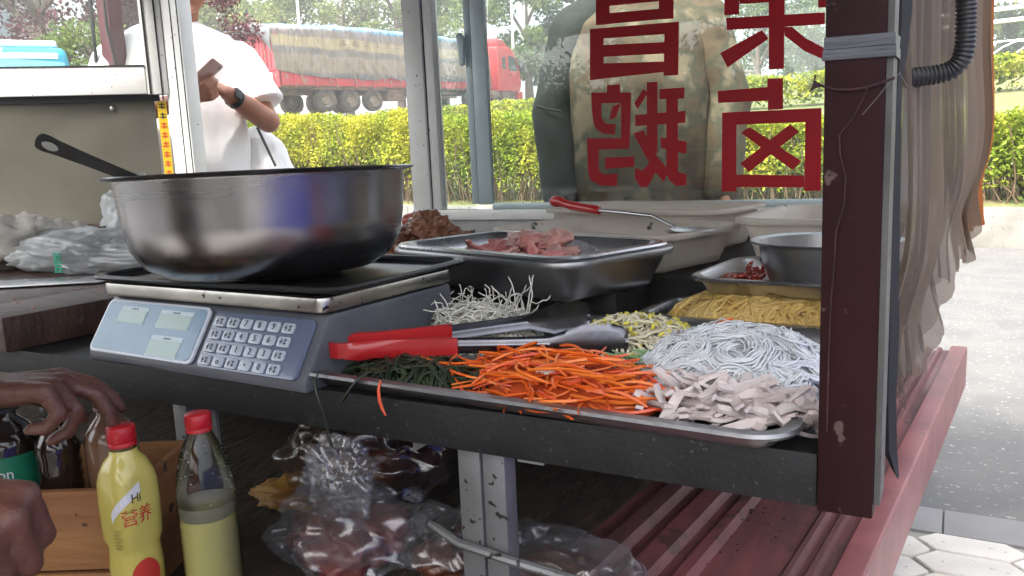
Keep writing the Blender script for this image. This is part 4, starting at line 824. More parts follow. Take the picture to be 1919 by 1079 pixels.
for k in range(3):
    b0 = Vector((-1.90 + k * .012, 1.09 + k * .035, .88 - k * .008)); build('finger', limb(MB(), [tuple(b0), tuple(b0 + Vector((.05, .03, .012))), tuple(b0 + Vector((.075, .075, -.02)))], [.021, .019, .015], 10), CLOTH, cg, root=cg.location)
pan = thing('dark_ladle_pan', 'dark scorched metal pan half hidden behind the plastic bag', 'pan', (-1.92, 1.25, .79))
build('pan_body', MB().lathe([(.02, 0), (.06, .005), (.085, .05), (.09, .085), (.087, .085), (.08, .05), (.055, .01), (.02, .006)], 32).shift((0, 0, 0)), mat('scorched_metal', (.05, .04, .035), .4, .7, (.12, .09, .07), 8), pan); build('pan_knob', MB().sphere((.05, -.06, .075), .022, 14, 10, (1.3, 1, .7)), STEEL_DULL, pan)
crumple('white_bag', (-1.80, 1.33, .87), .085, (1.0, .8, 1.35), FILM_W, None, 5, .35, 4, 5); tag(bpy.data.objects['white_bag'], 'white plastic bag bunched up against the left side of the bowl', 'bag')
cb_ = thing('clear_bag', 'clear plastic bag with green print lying on the chopping board', 'bag', (-1.72, 1.13, .79))
crumple('film', (-1.73, 1.13, .828), .12, (1.75, .85, .42), FILM_W, cb_, 8, .32, 5, 5, cb_.location, flatb=-.037)
crumple('inner_wrap', (-1.80, 1.10, .82), .08, (1.2, .8, .42), FILM_W, cb_, 9, .4, 5, 4, cb_.location, flatb=-.03)
GPR = mat('green_print', (.03, .42, .26), .5)
for k in range(7): build('green_print', MB().box(-1.652, -1.628, 1.013 + (k % 2) * .002, 1.015 + (k % 2) * .002, .802 + k * .0062, .8055 + k * .0062).box(-1.650 + (k % 3) * .004, -1.645 + (k % 3) * .004, 1.012, 1.0125, .801 + k * .0062, .807 + k * .0062), GPR, cb_, root=cb_.location)

# ------------------------------------------------------------ pans and tubs
STEEL_TRAY = mat('tray_steel', (.36, .36, .37), .36, 1.0, (.28, .28, .29), 9, bump=.05, bscale=120, rough2=.46)
def pan_obj(name, lab, cat, mb, m_, loc, rot, group=None, bevel=0): o = build(name, mb, m_, None, angle=50); o.location = loc; o.rotation_euler = (0, 0, R(rot)); return tag(o, lab, cat, group)
pan_obj('serving_tray', 'long shallow steel tray of noodles and shreds at the counter edge', 'tray', tray_mb(.575, .415, .0205, .03, .008, .011), STEEL_TRAY, (-.401, .899, .7388), -3.0)
pan_obj('noodle_tray', 'steel tray heaped with yellow noodles behind the serving tray', 'tray', tray_mb(.36, .165, .020, .03, .008, .010), STEEL, (-.235, 1.225, .7355), -4)
pan_obj('chilli_tray', 'small steel tray with red chilli paste under the small bowl', 'tray', tray_mb(.27, .25, .026, .045, .010, .010), STEEL, (-.200, 1.285, .7855), -6)
BINM = mat('bin_steel', (.40, .40, .41), .33, 1.0, (.33, .33, .34), 5, bump=.04, bscale=120, rough2=.42)
pan_obj('deep_pan', 'deep dull steel pan standing in front of the white tubs', 'pan', deep_tub(.430, .255, .064, .045, .020, .012), BINM, (-.638, 1.208, .7855), -19)
pan_obj('meat_tray', 'bright steel tray of sliced pork set on the deep pan', 'tray', tray_mb(.408, .236, .030, .040, .014, .016), STEEL, (-.640, 1.210, .8260), -19)
TUB = mat('white_tub_plastic', (.80, .76, .70), .42, 0, (.72, .67, .60), 5, bump=.05, bscale=40, transl=.5, spots=(.10, .09, .07), spot_scale=26, spot_at=.68)
pan_obj('plastic_tub', 'stained white plastic tub right behind the tray of sliced pork', 'tub', deep_tub(.43, .26, .072, .05, .022, .013), TUB, (-.600, 1.500, .7855), -17, 'white plastic tubs')
pan_obj('plastic_tub', 'white plastic tub against the window under the red handled tongs', 'tub', deep_tub(.44, .25, .090, .05, .022, .014), TUB, (-.620, 1.800, .7855), -13, 'white plastic tubs')
pan_obj('plastic_tub', 'white plastic tub behind the small steel bowl by the maroon post', 'tub', deep_tub(.28, .36, .088, .05, .022, .014), TUB, (-.190, 1.625, .7855), -5, 'white plastic tubs')
o = tag(build('small_bowl', MB().lathe([(.001, 0), (.050, 0), (.066, .006), (.078, .020), (.087, .045), (.092, .070), (.1035, .0725), (.1045, .0745), (.103, .0758), (.0915, .0735), (.0855, .045), (.0765, .021), (.065, .008), (.001, .002)], 64), BINM, angle=50), 'small dull steel bowl beside the maroon post', 'bowl'); o.location = (-.166, 1.235, .7880)

# ------------------------------------------------------------ tongs
TONGST = mat('tongs_steel', (.20, .20, .22), .24, 1.0, (.15, .15, .17), 9, rough2=.34)
def tongs(name, lab, loc, rotz, spread, L=.40, hl=.43, tilt=0):
    t = thing(name, lab, 'tongs', loc, rotz); t.rotation_euler = (tilt, 0, rotz)
    for s in (1, -1):
        d = Matrix.Rotation(s * spread, 4, 'Z')
        # handle sleeve: vertical strip from the spring loop
        rs = []
        for x_, h_, y_ in [(.018, .0105, .0175), (.035, .0125, .0185), (.052, .012, .0095), (.10, .0115, .0075), (L * hl, .011, .007)]:
            rs.append([(x_, s * (y_ + .0028), -h_ * .9), (x_, s * (y_ + .0035), 0), (x_, s * (y_ + .0028), h_ * .9), (x_, s * y_, h_), (x_, s * (y_ - .0028), h_ * .9), (x_, s * (y_ - .0035), 0), (x_, s * (y_ - .0028), -h_ * .9), (x_, s * y_, -h_)])
        m_ = MB(); m_.rings(rs, True, True, True); m_.xf(d); build('handle', m_, REDPLASTIC, t, angle=60)
        # steel arm: channel that widens into a scalloped pad
        outer = []
        for k in range(40):
            u = k / 39; x_ = L * hl * .96 + (L - L * hl * .96) * u; h_ = .0098 if u < .55 else .0098 + .0105 * min(1, (u - .55) / .18)
            if u > .72: h_ += .0016 * abs(math.sin((u - .72) * 42))
            if u > .9: h_ *= math.sqrt(max(.05, 1 - ((u - .9) / .1) ** 2)) * .6 + .4
            bow = s * (.0070 + .004 * math.sin(math.pi * min(1, u * 1.1))); g_ = s * (.0032 if u < .6 else .0032 + .004 * (u - .6))
            outer.append([(x_, bow - g_, -h_), (x_, bow, -h_ * .62), (x_, bow - g_ * .3, -h_ * .25), (x_, bow + g_ * .2, 0), (x_, bow - g_ * .3, h_ * .25), (x_, bow, h_ * .62), (x_, bow - g_, h_)])
        inner = [[(p[0], p[1] - s * .0012, p[2]) for p in r] for r in outer]
        m_ = MB(); m_.rings([a + b_[::-1] for a, b_ in zip(outer, inner)], True, True, True); m_.xf(d); ar = build('arm', m_, TONGST, t, angle=60)
    m_ = MB(); rs = []
    for k in range(15):
        a = math.pi / 2 + math.pi * k / 14; c = Vector((.019 + .024 * math.cos(a), .0195 * math.sin(a), 0)); n_ = Vector((math.cos(a), math.sin(a), 0))
        rs.append([tuple(c + n_ * .0028 + Vector((0, 0, z_))) for z_ in (-.0095, 0, .0095)] + [tuple(c - n_ * .0028 + Vector((0, 0, z_))) for z_ in (.0095, 0, -.0095)])
    m_.rings(rs, True, True, True); build('loop_end', m_, REDPLASTIC, t, angle=60)
    return t
tongs('serving_tongs', 'red handled steel tongs lying open across the front tray', (-.660, .738, .779), R(38), R(13.5), .355)
rs_ = thing('red_handled_skimmer', 'red handled skimmer with a slim steel rod resting on the white tub', 'skimmer', (-.775, 1.600, .888), R(-26))
hm = MB(); hm.rings([[(x_, b_ * math.cos(a), c_ * math.sin(a) + z_) for a in np.linspace(0, 2 * math.pi, 15)[:-1]] for x_, b_, c_, z_ in ((-.004, .004, .005, .012), (.0, .010, .011, .012), (.012, .012, .0125, .012), (.030, .010, .011, .011), (.040, .0085, .0085, .008), (.060, .010, .010, .004), (.130, .0095, .009, -.002), (.150, .009, .0085, -.004), (.152, .005, .005, -.004))], True, True, True)
build('handle', hm, REDPLASTIC, rs_, angle=60); build('rod', MB().tube([(.148, 0, -.004), (.22, 0, -.006), (.30, .002, -.010), (.36, .002, -.030)], [.0045, .004, .0035, .003], 10), STEEL, rs_)
build('skimmer_disc', MB().lathe([(.001, 0), (.03, .002), (.045, .008), (.044, .009), (.03, .004), (.001, .002)], 28, (.39, .0, -.040)), STEEL, rs_)

# ------------------------------------------------------------ food
def pile_h(p, c, rx, ry, h, rot=0):
    dx, dy = p[..., 0] - c[0], p[..., 1] - c[1]; ca, sa = math.cos(rot), math.sin(rot); a = (dx * ca + dy * sa) / rx; b_ = (-dx * sa + dy * ca) / ry
    return np.clip(1 - (a * a + b_ * b_), 0, 1) ** .6 * h
def noodle_pile(name, lab, cat, c, rx, ry, h, n, rad, m_, k=26, step=.006, curl=.45, rot=0, zj=.004, sides=5, top=.55, flat=1.0, loops=.0, bundle=0):
    paths = []
    for i in range(n // bundle if bundle else n):
        r_ = math.sqrt(nr.rand()) * .98; t = nr.rand() * 6.283; lx, ly = r_ * math.cos(t) * rx, r_ * math.sin(t) * ry
        p = np.array([c[0] + lx * math.cos(rot) - ly * math.sin(rot), c[1] + lx * math.sin(rot) + ly * math.cos(rot)]); a = nr.rand() * 6.283; dk = nr.normal(0, curl); pts = np.empty((k, 3)); u = 1 - abs(nr.normal(0, 1 - top)) * .8; ph = nr.rand() * 6.28
        for q in range(k):
            pts[q, :2] = p; dk = dk * .9 + nr.normal(0, curl * .35); a += dk + loops
            # steer back to the middle at the border
            d = np.array([p[0] - c[0], p[1] - c[1]]); ca, sa = math.cos(rot), math.sin(rot); e = ((d[0] * ca + d[1] * sa) / rx) ** 2 + ((-d[0] * sa + d[1] * ca) / ry) ** 2
            if e > .92: tgt = math.atan2(-d[1], -d[0]); a += .6 * math.sin(tgt - a)
            p = p + step * np.array([math.cos(a), math.sin(a)])
        pts[:, 2] = c[2] + np.maximum(.001, pile_h(pts, c, rx, ry, h, rot) * max(.05, u)) + zj * np.sin(np.linspace(0, nr.uniform(2, 7), k) + ph) + nr.normal(0, .0008, k)
        d = pts[:, :2] - np.array(c[:2]); ca, sa = math.cos(rot), math.sin(rot); e = np.sqrt(((d[:, 0] * ca + d[:, 1] * sa) / rx) ** 2 + ((-d[:, 0] * sa + d[:, 1] * ca) / ry) ** 2); f_ = np.where(e > 1.02, 1.02 / np.maximum(e, 1e-6), 1.0); pts[:, :2] = np.array(c[:2]) + d * f_[:, None]
        paths.append(pts)
        if bundle:
            T_ = np.gradient(pts, axis=0); N_ = np.stack([-T_[:, 1], T_[:, 0], 0 * T_[:, 0]], 1); N_ /= np.linalg.norm(N_, axis=1)[:, None] + 1e-9
            for b in range(bundle - 1):
                o1, o2, wv_ = nr.normal(0, .0045), abs(nr.normal(0, .0025)), nr.normal(0, .0025); tt = np.linspace(0, nr.uniform(2, 6), k) + nr.rand() * 6; paths.append(pts + N_ * (o1 + wv_ * np.sin(tt))[:, None] + np.array([0, 0, 1]) * (o2 + .0012 * np.sin(tt * 1.7))[:, None] + nr.normal(0, .0003, (k, 3)))
    base = np.array([c[0], c[1], c[2]]); me = strands([p - base for p in paths], rad, m_, name, sides, flat)
    o = finish(name, me, None); o.location = c; tag(o, lab, cat, kind='stuff'); return o
def mound(parent, c, rx, ry, h, m_, rot=0, base=None):
    mb = MB(); rs = []
    for i in range(9):
        r_ = 1 - i / 8.0; ring = []
        for j in range(36):
            t = 2 * math.pi * j / 36; lx, ly = r_ * rx * math.cos(t), r_ * ry * math.sin(t); z_ = h * (1 - r_ * r_) ** .6 + .002 * noise.noise(Vector((lx * 60, ly * 60, h)))
            ring.append((lx * math.cos(rot) - ly * math.sin(rot), lx * math.sin(rot) + ly * math.cos(rot), z_))
        rs.append(ring)
    mb.rings(rs, True, False, True); return build('mound_core', mb, m_, parent)
ZT = .7420
GN = mat('glass_noodle', (.92, .94, .96), .18, 0, sss=.0, spec=.6, trans=.10, ior=1.33, transl=.3)
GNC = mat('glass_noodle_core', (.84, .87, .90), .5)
o = noodle_pile('glass_noodles', 'heap of translucent white glass noodles in the front tray', 'noodles', (-.212, .885, ZT), .106, .128, .056, 900, .00112, GN, 44, .0055, .36, R(10), .0045, 5, .76, bundle=12); mound(o, 0, .098, .118, .047, GNC, R(20))
YN = mat('yellow_noodle', (.72, .52, .20), .32, 0, (.64, .43, .13), 30, spec=.5, island=.12)
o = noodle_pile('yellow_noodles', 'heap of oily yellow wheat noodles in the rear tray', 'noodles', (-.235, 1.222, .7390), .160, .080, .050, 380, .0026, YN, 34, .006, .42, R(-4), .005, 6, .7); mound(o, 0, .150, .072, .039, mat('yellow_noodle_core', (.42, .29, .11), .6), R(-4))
SP = mat('bean_sprout', (.62, .58, .40), .35, 0, (.68, .62, .46), 20, island=.12, spec=.5, sss=.1); SPH = mat('sprout_head', (.52, .46, .05), .4, 0, (.62, .55, .10), 30, island=.2)
o = noodle_pile('bean_sprouts', 'pile of yellow headed bean sprouts between tongs and glass noodles', 'sprouts', (-.360, .965, ZT), .090, .112, .046, 300, .0019, SP, 16, .0045, .28, R(10), .005, 6, .72)
hp = nr.rand(90, 2); hs_ = MB()
for a, b_ in hp:
    r_ = math.sqrt(a) * .95; t = b_ * 6.283; lx, ly = r_ * .090 * math.cos(t), r_ * .115 * math.sin(t); q = Vector((lx, ly, float(pile_h(np.array([lx, ly, 0]), (0, 0), .090, .112, .046)) + .003)); rot_ = Matrix.Rotation(rnd.uniform(0, 6.28), 3, 'Z') @ Matrix.Rotation(rnd.uniform(0, 1.5), 3, 'Y')
    hs_.sphere(q, .0048, 8, 6, (1, .55, .55), rot_)
struct(build('sprout_heads', hs_, SPH, o), 'stuff')
WF = mat('white_fungus', (.74, .72, .66), .4, 0, (.68, .66, .58), 20, sss=.15, island=.08)
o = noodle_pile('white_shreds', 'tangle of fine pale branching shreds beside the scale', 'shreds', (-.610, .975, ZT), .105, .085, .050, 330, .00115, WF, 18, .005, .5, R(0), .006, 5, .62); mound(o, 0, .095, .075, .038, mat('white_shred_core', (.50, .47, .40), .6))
br = []
for i in range(70):
    r_ = math.sqrt(nr.rand()) * .9; t = nr.rand() * 6.283; p = np.array([r_ * .1 * math.cos(t), r_ * .08 * math.sin(t), .04 * (1 - r_ * r_) + .012]); d = np.array([nr.normal(0, .6), nr.normal(0, .6), 1.0]); pts = np.empty((12, 3))
    for q in range(12): pts[q] = p; d = d + nr.normal(0, .35, 3) - np.array([0, 0, .05]); p = p + .0034 * d / np.linalg.norm(d)
    br.append(pts)
for i in range(9):
    p = np.array([.075 + nr.normal(0, .010), .01 + nr.normal(0, .012), .040]); d = np.array([nr.normal(.15, .35), nr.normal(0, .3), 1.0]); pts = np.empty((12, 3))
    for q in range(12): pts[q] = p; d = d + nr.normal(0, .22, 3); p = p + .0052 * d / np.linalg.norm(d)
    br.append(pts)
struct(finish('curly_tips', strands(br, .0010, WF, 'curly_tips', 5), None, o), 'stuff')
SW = mat('seaweed', (.010, .020, .009), .28, 0, (.022, .034, .014), 30, island=.3, spec=.6)
o = noodle_pile('seaweed_strips', 'dark green seaweed strips at the left end of the front tray', 'seaweed', (-.560, .768, ZT), .120, .052, .028, 220, .0028, SW, 16, .006, .3, R(-8), .004, 6, .65, .35)
hang = [np.array([[-.640, .712, .758], [-.642, .700, .760], [-.645, .692, .750], [-.640, .690, .735], [-.632, .6905, .712], [-.628, .6915, .690], [-.626, .692, .672]]), np.array([[-.575, .722, .760], [-.578, .706, .763], [-.583, .697, .758], [-.590, .693, .748], [-.598, .692, .738], [-.603, .6915, .731], [-.606, .6915, .727]])]
struct(finish('hanging_strip', strands([h_ + np.array([0, -.010, .004]) - np.array([-.560, .768, ZT]) for h_ in hang], np.array([.0016, .0032]), SW, 'hanging_strip', 6, .5), None, o), 'stuff')

CAR = [mat('carrot_%d' % i, c, .35, 0, c2, 40, sss=.12, spec=.5) for i, (c, c2) in enumerate([((.74, .14, .018), (.66, .105, .014)), ((.80, .22, .04), (.72, .16, .025)), ((.66, .085, .03), (.72, .12, .05))])]
ct = thing('shredded_carrot', 'heap of orange shredded carrot in the front tray', 'carrot', (-.372, .772, ZT))
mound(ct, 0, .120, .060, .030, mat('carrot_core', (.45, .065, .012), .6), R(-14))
protos = []
for i in range(12):
    Lk_ = rnd.uniform(.045, .085); bend = rnd.uniform(-.016, .016); lift = rnd.uniform(-.004, .006); w_ = rnd.uniform(.0011, .0020)
    pts = [(-Lk_ / 2 + Lk_ * k / 9, bend * math.sin(math.pi * k / 9), lift * math.sin(math.pi * k / 9)) for k in range(10)]
    mb = MB().tube(pts, [w_ * (.7 if k in (0, 9) else 1) for k in range(10)], 4)
    me_o = build('shred', mb, None, None, angle=30); me = me_o.data; bpy.data.objects.remove(me_o); protos.append(me)
pm = [[p if k == 0 else p.copy() for k in range(3)] for p in protos]
for row in pm:
    for k, me in enumerate(row): me.materials.clear(); me.materials.append(CAR[k])
for i in range(298):
    r_ = math.sqrt(rnd.random()); t = rnd.uniform(0, 6.283); lx, ly = r_ * .132 * math.cos(t), r_ * .070 * math.sin(t) ; rr = R(-14); x_, y_ = lx * math.cos(rr) - ly * math.sin(rr), lx * math.sin(rr) + ly * math.cos(rr)
    h_ = .042 * max(0, 1 - r_ * r_) ** .7; z_ = .004 + h_ * (i / 298) ** .6 + rnd.uniform(0, .003)
    o = bpy.data.objects.new('shred', pm[rnd.randrange(12)][rnd.choices((0, 1, 2), (5, 4, 2))[0]]); C.objects.link(o); o.parent = ct; o.location = (x_, y_, z_); o.rotation_euler = (rnd.uniform(-.6, .6), rnd.gauss(0, .13), rnd.gauss(R(-14), .65))
for loc, rz, ry in (((-.135, .02, .030), -.5, .1), ((-.145, .005, .026), .25, .05), ((-.12, -.01, .024), -.8, .1), ((.105, .135, .042), 1.2, .5), ((.118, .150, .045), .6, -.4), ((.108, -.035, .025), .3, 0)):
    o = bpy.data.objects.new('shred', pm[rnd.randrange(8)][0]); C.objects.link(o); o.parent = ct; o.location = loc; o.rotation_euler = (0, ry, rz)
for k in range(4):
    mb = MB().tube([(-.008, 0, 0), (0, .001, .001), (.008, 0, 0)], [.0016, .0022, .0014], 6); o = build('pale_scrap', mb, mat('pale_scrap', (.75, .66, .58), .4), ct, loc=(-.005 + k * .007, -.035 + rnd.uniform(-.006, .006), .034)); o.rotation_euler = (0, 0, rnd.uniform(-1, 1))
o = build('loose_carrot_shred', MB().tube([(0, 0, 0), (-.0005, -.004, -.010), (.001, -.005, -.022), (.004, -.005, -.031), (.008, -.005, -.038)], [.001, .0018, .002, .0016, .0008], 6), CAR[2]); o.location = (-.553, .6885, .762); tag(o, 'single pale carrot shred hanging over the front beam', 'carrot')

TOF = mat('tofu_skin_strip', (.62, .55, .53), .36, 0, (.50, .42, .41), 40, sss=.1, bump=.1, bscale=150, spec=.4)
tf = thing('sliced_tofu_strips', 'pale sliced strips heaped at the right front of the tray', 'food slices', (-.185, .752, ZT))
tps = []
for i in range(7):
    w_, l_, cu = rnd.uniform(.006, .013), rnd.uniform(.030, .060), rnd.uniform(-.007, .008); rs = []
    for k in range(8):
        u = k / 7 - .5; z_ = cu * (1 - (2 * u) ** 2); tw = rnd.uniform(-.0005, .0005)
        rs.append([(u * l_, -w_ / 2 * (1 - .3 * abs(u)), z_ + tw), (u * l_, w_ / 2 * (1 - .2 * abs(u)), z_ - tw), (u * l_, w_ / 2 * (1 - .2 * abs(u)), z_ + .0036 - tw), (u * l_, -w_ / 2 * (1 - .3 * abs(u)), z_ + .0036 + tw)])
    mb = MB(); mb.rings(rs, True, True, True); oo = build('strip', mb, TOF, None, angle=35); tps.append(oo.data); bpy.data.objects.remove(oo)
for i in range(120):
    r_ = math.sqrt(rnd.random()); t = rnd.uniform(0, 6.283); x_, y_ = r_ * .092 * math.cos(t) + .0, r_ * .040 * math.sin(t); z_ = .006 + .036 * max(0, 1 - r_ * r_) * (i / 120) ** .5 + rnd.uniform(0, .004)
    o = bpy.data.objects.new('strip', tps[rnd.randrange(7)]); C.objects.link(o); o.parent = tf; o.location = (x_, y_, z_); o.rotation_euler = (rnd.gauss(0, .5), rnd.gauss(0, .35), rnd.uniform(-1.5, 1.5))
GC = mat('green_cucumber', (.16, .30, .13), .35, 0, (.36, .46, .28), 60)
gcs = thing('cucumber_shreds', 'few green cucumber shreds beside the tongs tip', 'vegetable', (-.318, .845, ZT))
for k in range(16): o = build('shred', MB().tube([(-.02, 0, 0), (0, .003, .002), (.02, 0, 0)], [.001, .0024, .001], 5), GC, gcs, loc=(rnd.uniform(-.02, .02), rnd.uniform(-.03, .03), .014 + rnd.uniform(0, .014))); o.rotation_euler = (0, rnd.gauss(0, .3), rnd.uniform(-1.4, .4))

PORK = [mat('pork_%d' % i, c, .32, 0, c2, 22, 6, .36, .64, bump=.25, bscale=90, sss=.1, coat=.15, island=.0) for i, (c, c2) in enumerate([((.44, .11, .10), (.58, .30, .26)), ((.58, .36, .31), (.50, .22, .19)), ((.34, .065, .065), (.48, .19, .17))])]
pk = thing('sliced_pork', 'heap of pink sliced cooked pork in the bright steel tray', 'meat', (-.640, 1.205, .829), R(-19)); pk.scale = (.86, .88, .72)
def slab(w_, l_, th, seed, curl):
    mb = MB(); rs = []
    for k in range(13):
        u = k / 12 - .5; ww = w_ * (1 - (2 * abs(u)) ** 3 * .75) + .004 * noise.noise(Vector((u * 6, seed, 1))); z_ = curl * math.sin(u * 4 + seed) * .5; ring = []
        for j in range(14):
            a = 2 * math.pi * j / 14; ring.append((u * l_ + .0025 * noise.noise(Vector((u * 9, math.cos(a), seed))), math.cos(a) * ww / 2 + .003 * noise.noise(Vector((u * 13, math.cos(a) * 2, seed + 4))), z_ + math.copysign(abs(math.sin(a)) ** .6, math.sin(a)) * th / 2 + .0022 * noise.noise(Vector((u * 16, math.cos(a) * 4, seed + 7)))))
        rs.append(ring)
    mb.rings(rs, True, True, True); return mb
sl_ = []
for i in range(9): oo = build('slice', slab(rnd.uniform(.018, .034), rnd.uniform(.035, .07), rnd.uniform(.004, .009), i * 3.1, rnd.uniform(-.012, .012)), PORK[i % 3], None, angle=60); sl_.append(oo.data); bpy.data.objects.remove(oo)
for i in range(80):
    r_ = math.sqrt(rnd.random()); t = rnd.uniform(0, 6.283); x_, y_ = r_ * .165 * math.cos(t) + .025, r_ * .075 * math.sin(t) - .028; hx = max(0, 1 - ((x_ - .03) / .16) ** 2)
    o = bpy.data.objects.new('slice', sl_[rnd.randrange(9)]); C.objects.link(o); o.parent = pk; o.location = (x_, y_, .008 + .030 * hx * (i / 80) + rnd.uniform(0, .004)); o.rotation_euler = (rnd.gauss(0, .6), rnd.gauss(0, .5), rnd.uniform(-3, 3))
for loc, sc_, m_, rot in (((-.015, .030, .032), (.075, .04, .03), PORK[1], (.3, .2, .3)), ((.055, .025, .040), (.06, .04, .032), PORK[1], (.1, -.3, -.2)), ((.02, .005, .040), (.045, .03, .022), PORK[0], (0, 0, .5))):
    o = crumple('chunk', loc, 1, (sc_[0] * .8, sc_[1] * .8, sc_[2] * .8), m_, pk, 2.2 + loc[0] * 50, .3, 4, 4); o.rotation_euler = rot
DKS = mat('dark_skin_slice', (.16, .17, .19), .3, 0, (.30, .27, .27), 20)
for loc, rz in (((.105, .035, .030), .3), ((.155, .010, .024), -.4)): o = build('skin_slice', slab(.034, .05, .006, 4, .012), DKS, pk, loc=loc); o.rotation_euler = (1.0, .2, rz)
for k in range(14): o = build('scrap', MB().sphere((0, 0, 0), rnd.uniform(.004, .008), 8, 6, (1.4, 1, .7)).jitter(.003, 120, k), mat('pale_meat_scrap', (.62, .48, .38), .4, 0, (.55, .36, .28), 40), pk, loc=(rnd.uniform(.12, .2), rnd.uniform(-.10, -.04), .012))
BRAISE = mat('braised_meat', (.11, .035, .016), .3, 0, (.30, .13, .07), 16, 6, .38, .62, bump=.8, bscale=40, coat=.3)
for i, (loc, sc_, lab) in enumerate([((-1.150, 1.475, .812), (.048, .042, .034), 'glossy brown chunk of braised meat nearest the big bowl'), ((-1.090, 1.565, .832), (.060, .045, .042), 'largest ridged brown chunk of braised meat by the window post'), ((-1.010, 1.580, .812), (.050, .036, .022), 'flat brown braised meat piece touching the tray corner'), ((-1.195, 1.57, .812), (.045, .04, .034), 'brown braised chunk half hidden behind the bowl'), ((-1.080, 1.455, .798), (.06, .035, .018), 'dark low braised piece under the other brown chunks')]):
    o = crumple('braised_meat', loc, 1, sc_, BRAISE, None, i * 3.3 + 1, .5, 5, 5); tag(o, lab, 'meat', 'braised meat chunks by the window post')
SAU = mat('red_sausage', (.30, .045, .035), .3, 0, (.40, .09, .06), 14, coat=.3)
o = build('braised_sausage', limb(MB(), [(-.03, 0, 0), (0, .005, .004), (.035, 0, 0)], [.020, .022, .018], 14), SAU, None); o.location = (-1.235, 1.74, .845); tag(o, 'reddish sausage end just right of the big bowl rim', 'sausage')
CHM = mat('chilli_paste', (.20, .018, .010), .25, 0, (.36, .05, .02), 40, bump=.6, bscale=120, coat=.4)
ch = thing('chilli_paste', 'dark red chilli paste and peppers in the small tray', 'sauce', (-.270, 1.285, .790))
crumple('paste', (-.268, 1.275, .794), 1, (.060, .050, .011), CHM, ch, 6, .45, 8, 5, ch.location)
for k in range(26): o = build('pepper_bit', MB().sphere((0, 0, 0), rnd.uniform(.003, .006), 8, 6, (1.6, .8, .6)).jitter(.002, 150, k), mat('pepper_bit', (.32, .03, .015), .25, 0, (.22, .02, .012), 30, coat=.4), ch, loc=(rnd.uniform(-.03, .045), rnd.uniform(-.05, .02), .012 + rnd.uniform(0, .01))); o.rotation_euler = (rnd.uniform(0, 3), rnd.uniform(0, 3), 0)

# ------------------------------------------------------------ bottles and crate under the counter
def pet(name, trans_col, rough=.05):
    m = bpy.data.materials.new(name); m.use_nodes = True; N = m.node_tree.nodes; Lk = m.node_tree.links.new; N.remove(N['Principled BSDF'])
    tr = N.new('ShaderNodeBsdfTransparent'); tr.inputs[0].default_value = (*trans_col, 1); gl = N.new('ShaderNodeBsdfGlossy'); gl.inputs['Roughness'].default_value = rough; fr = N.new('ShaderNodeFresnel'); fr.inputs[0].default_value = 1.5
    ms = N.new('ShaderNodeMixShader'); Lk(fr.outputs[0], ms.inputs[0]); Lk(tr.outputs[0], ms.inputs[1]); Lk(gl.outputs[0], ms.inputs[2]); Lk(ms.outputs[0], N['Material Output'].inputs[0]); return m
PET = pet('clear_pet', (.86, .87, .87)); CAPR = mat('red_cap', (.45, .012, .02), .35, 0, (.38, .01, .016), 20, bump=.1, bscale=300)
BZ = .4865
b1 = thing('clear_bottle', 'clear ribbed bottle half full of cloudy yellow liquid with red cap', 'bottle', (-.762, .612, BZ))
pr_ = [(.001, 0), (.028, 0), (.035, .006)]
for k in range(13): z_ = .012 + k * .0092; pr_ += [(.0362, z_), (.0346, z_ + .0046)]
pr_ += [(.0358, .132), (.0345, .148), (.0315, .166), (.0265, .184), (.0205, .198), (.0150, .208), (.0132, .218)]
build('shell', MB().lathe(pr_, 48), PET, b1, angle=70)
LIQ = mat('cloudy_juice', (.84, .76, .28), .25, 0, (.76, .70, .28), 14, sss=.2)
pl_ = [(.001, .002), (.028, .003)] + [(r_ - .0012, z_) for r_, z_ in pr_[2:] if z_ < .110] + [(.0338, .112), (.001, .112)]
build('liquid', MB().lathe(pl_, 40), LIQ, b1, angle=70); build('froth', MB().lathe([(.0335, .1125), (.0345, .120), (.0342, .128), (.001, .124)], 40), film_mat('froth_film', (.8, .8, .78), .55, .05, (.72, .70, .62)), b1)
dr_ = MB()
for k in range(48): a = rnd.uniform(0, 6.28); z_ = rnd.uniform(.132, .186); r_ = np.interp(z_, [.132, .148, .166, .184], [.0352, .0339, .0309, .0259]); dr_.sphere((r_ * math.cos(a), r_ * math.sin(a), z_), rnd.uniform(.0004, .0010), 6, 4)
struct(build('droplets', dr_, mat('droplet', (.7, .72, .72), .1), b1), 'stuff')
def cap(parent, z_, r_=.0155, h_=.021, m_=CAPR):
    mb = MB(); rs = []
    for zz, e in ((0, 0), (.004, .0), (.0045, -.0006), (.0055, 0), (h_ - .002, 0), (h_, -.0018)): rs.append([((r_ + e + (.0004 if j % 2 else 0)) * math.cos(2 * math.pi * j / 60), (r_ + e + (.0004 if j % 2 else 0)) * math.sin(2 * math.pi * j / 60), z_ + zz) for j in range(60)])
    mb.rings(rs, True, True, True); return build('cap', mb, m_, parent, angle=50)
cap(b1, .212); b1.scale = (.93, .93, 1.02)
b2 = thing('juice_bottle', 'yellow labelled juice bottle with red cap beside the wooden crate', 'bottle', (-.832, .562, BZ))
def sq(r_, k, z_):
    out = []
    for j in range(40):
        a = 2 * math.pi * j / 40; c, s = math.cos(a), math.sin(a); e = 2 + k * 3; d = (abs(c) ** e + abs(s) ** e) ** (-1 / e); out.append((r_ * d * c, r_ * d * s, z_))
    return out
pb = [(.026, 0, 0), (.033, 0, .006), (.0345, .1, .02), (.0345, .2, .060), (.0325, .2, .078), (.0318, .3, .085), (.0345, .6, .095), (.0350, .7, .135), (.0345, .6, .160), (.0325, .3, .172), (.0275, .1, .183), (.0205, 0, .190), (.0185, 0, .196)]
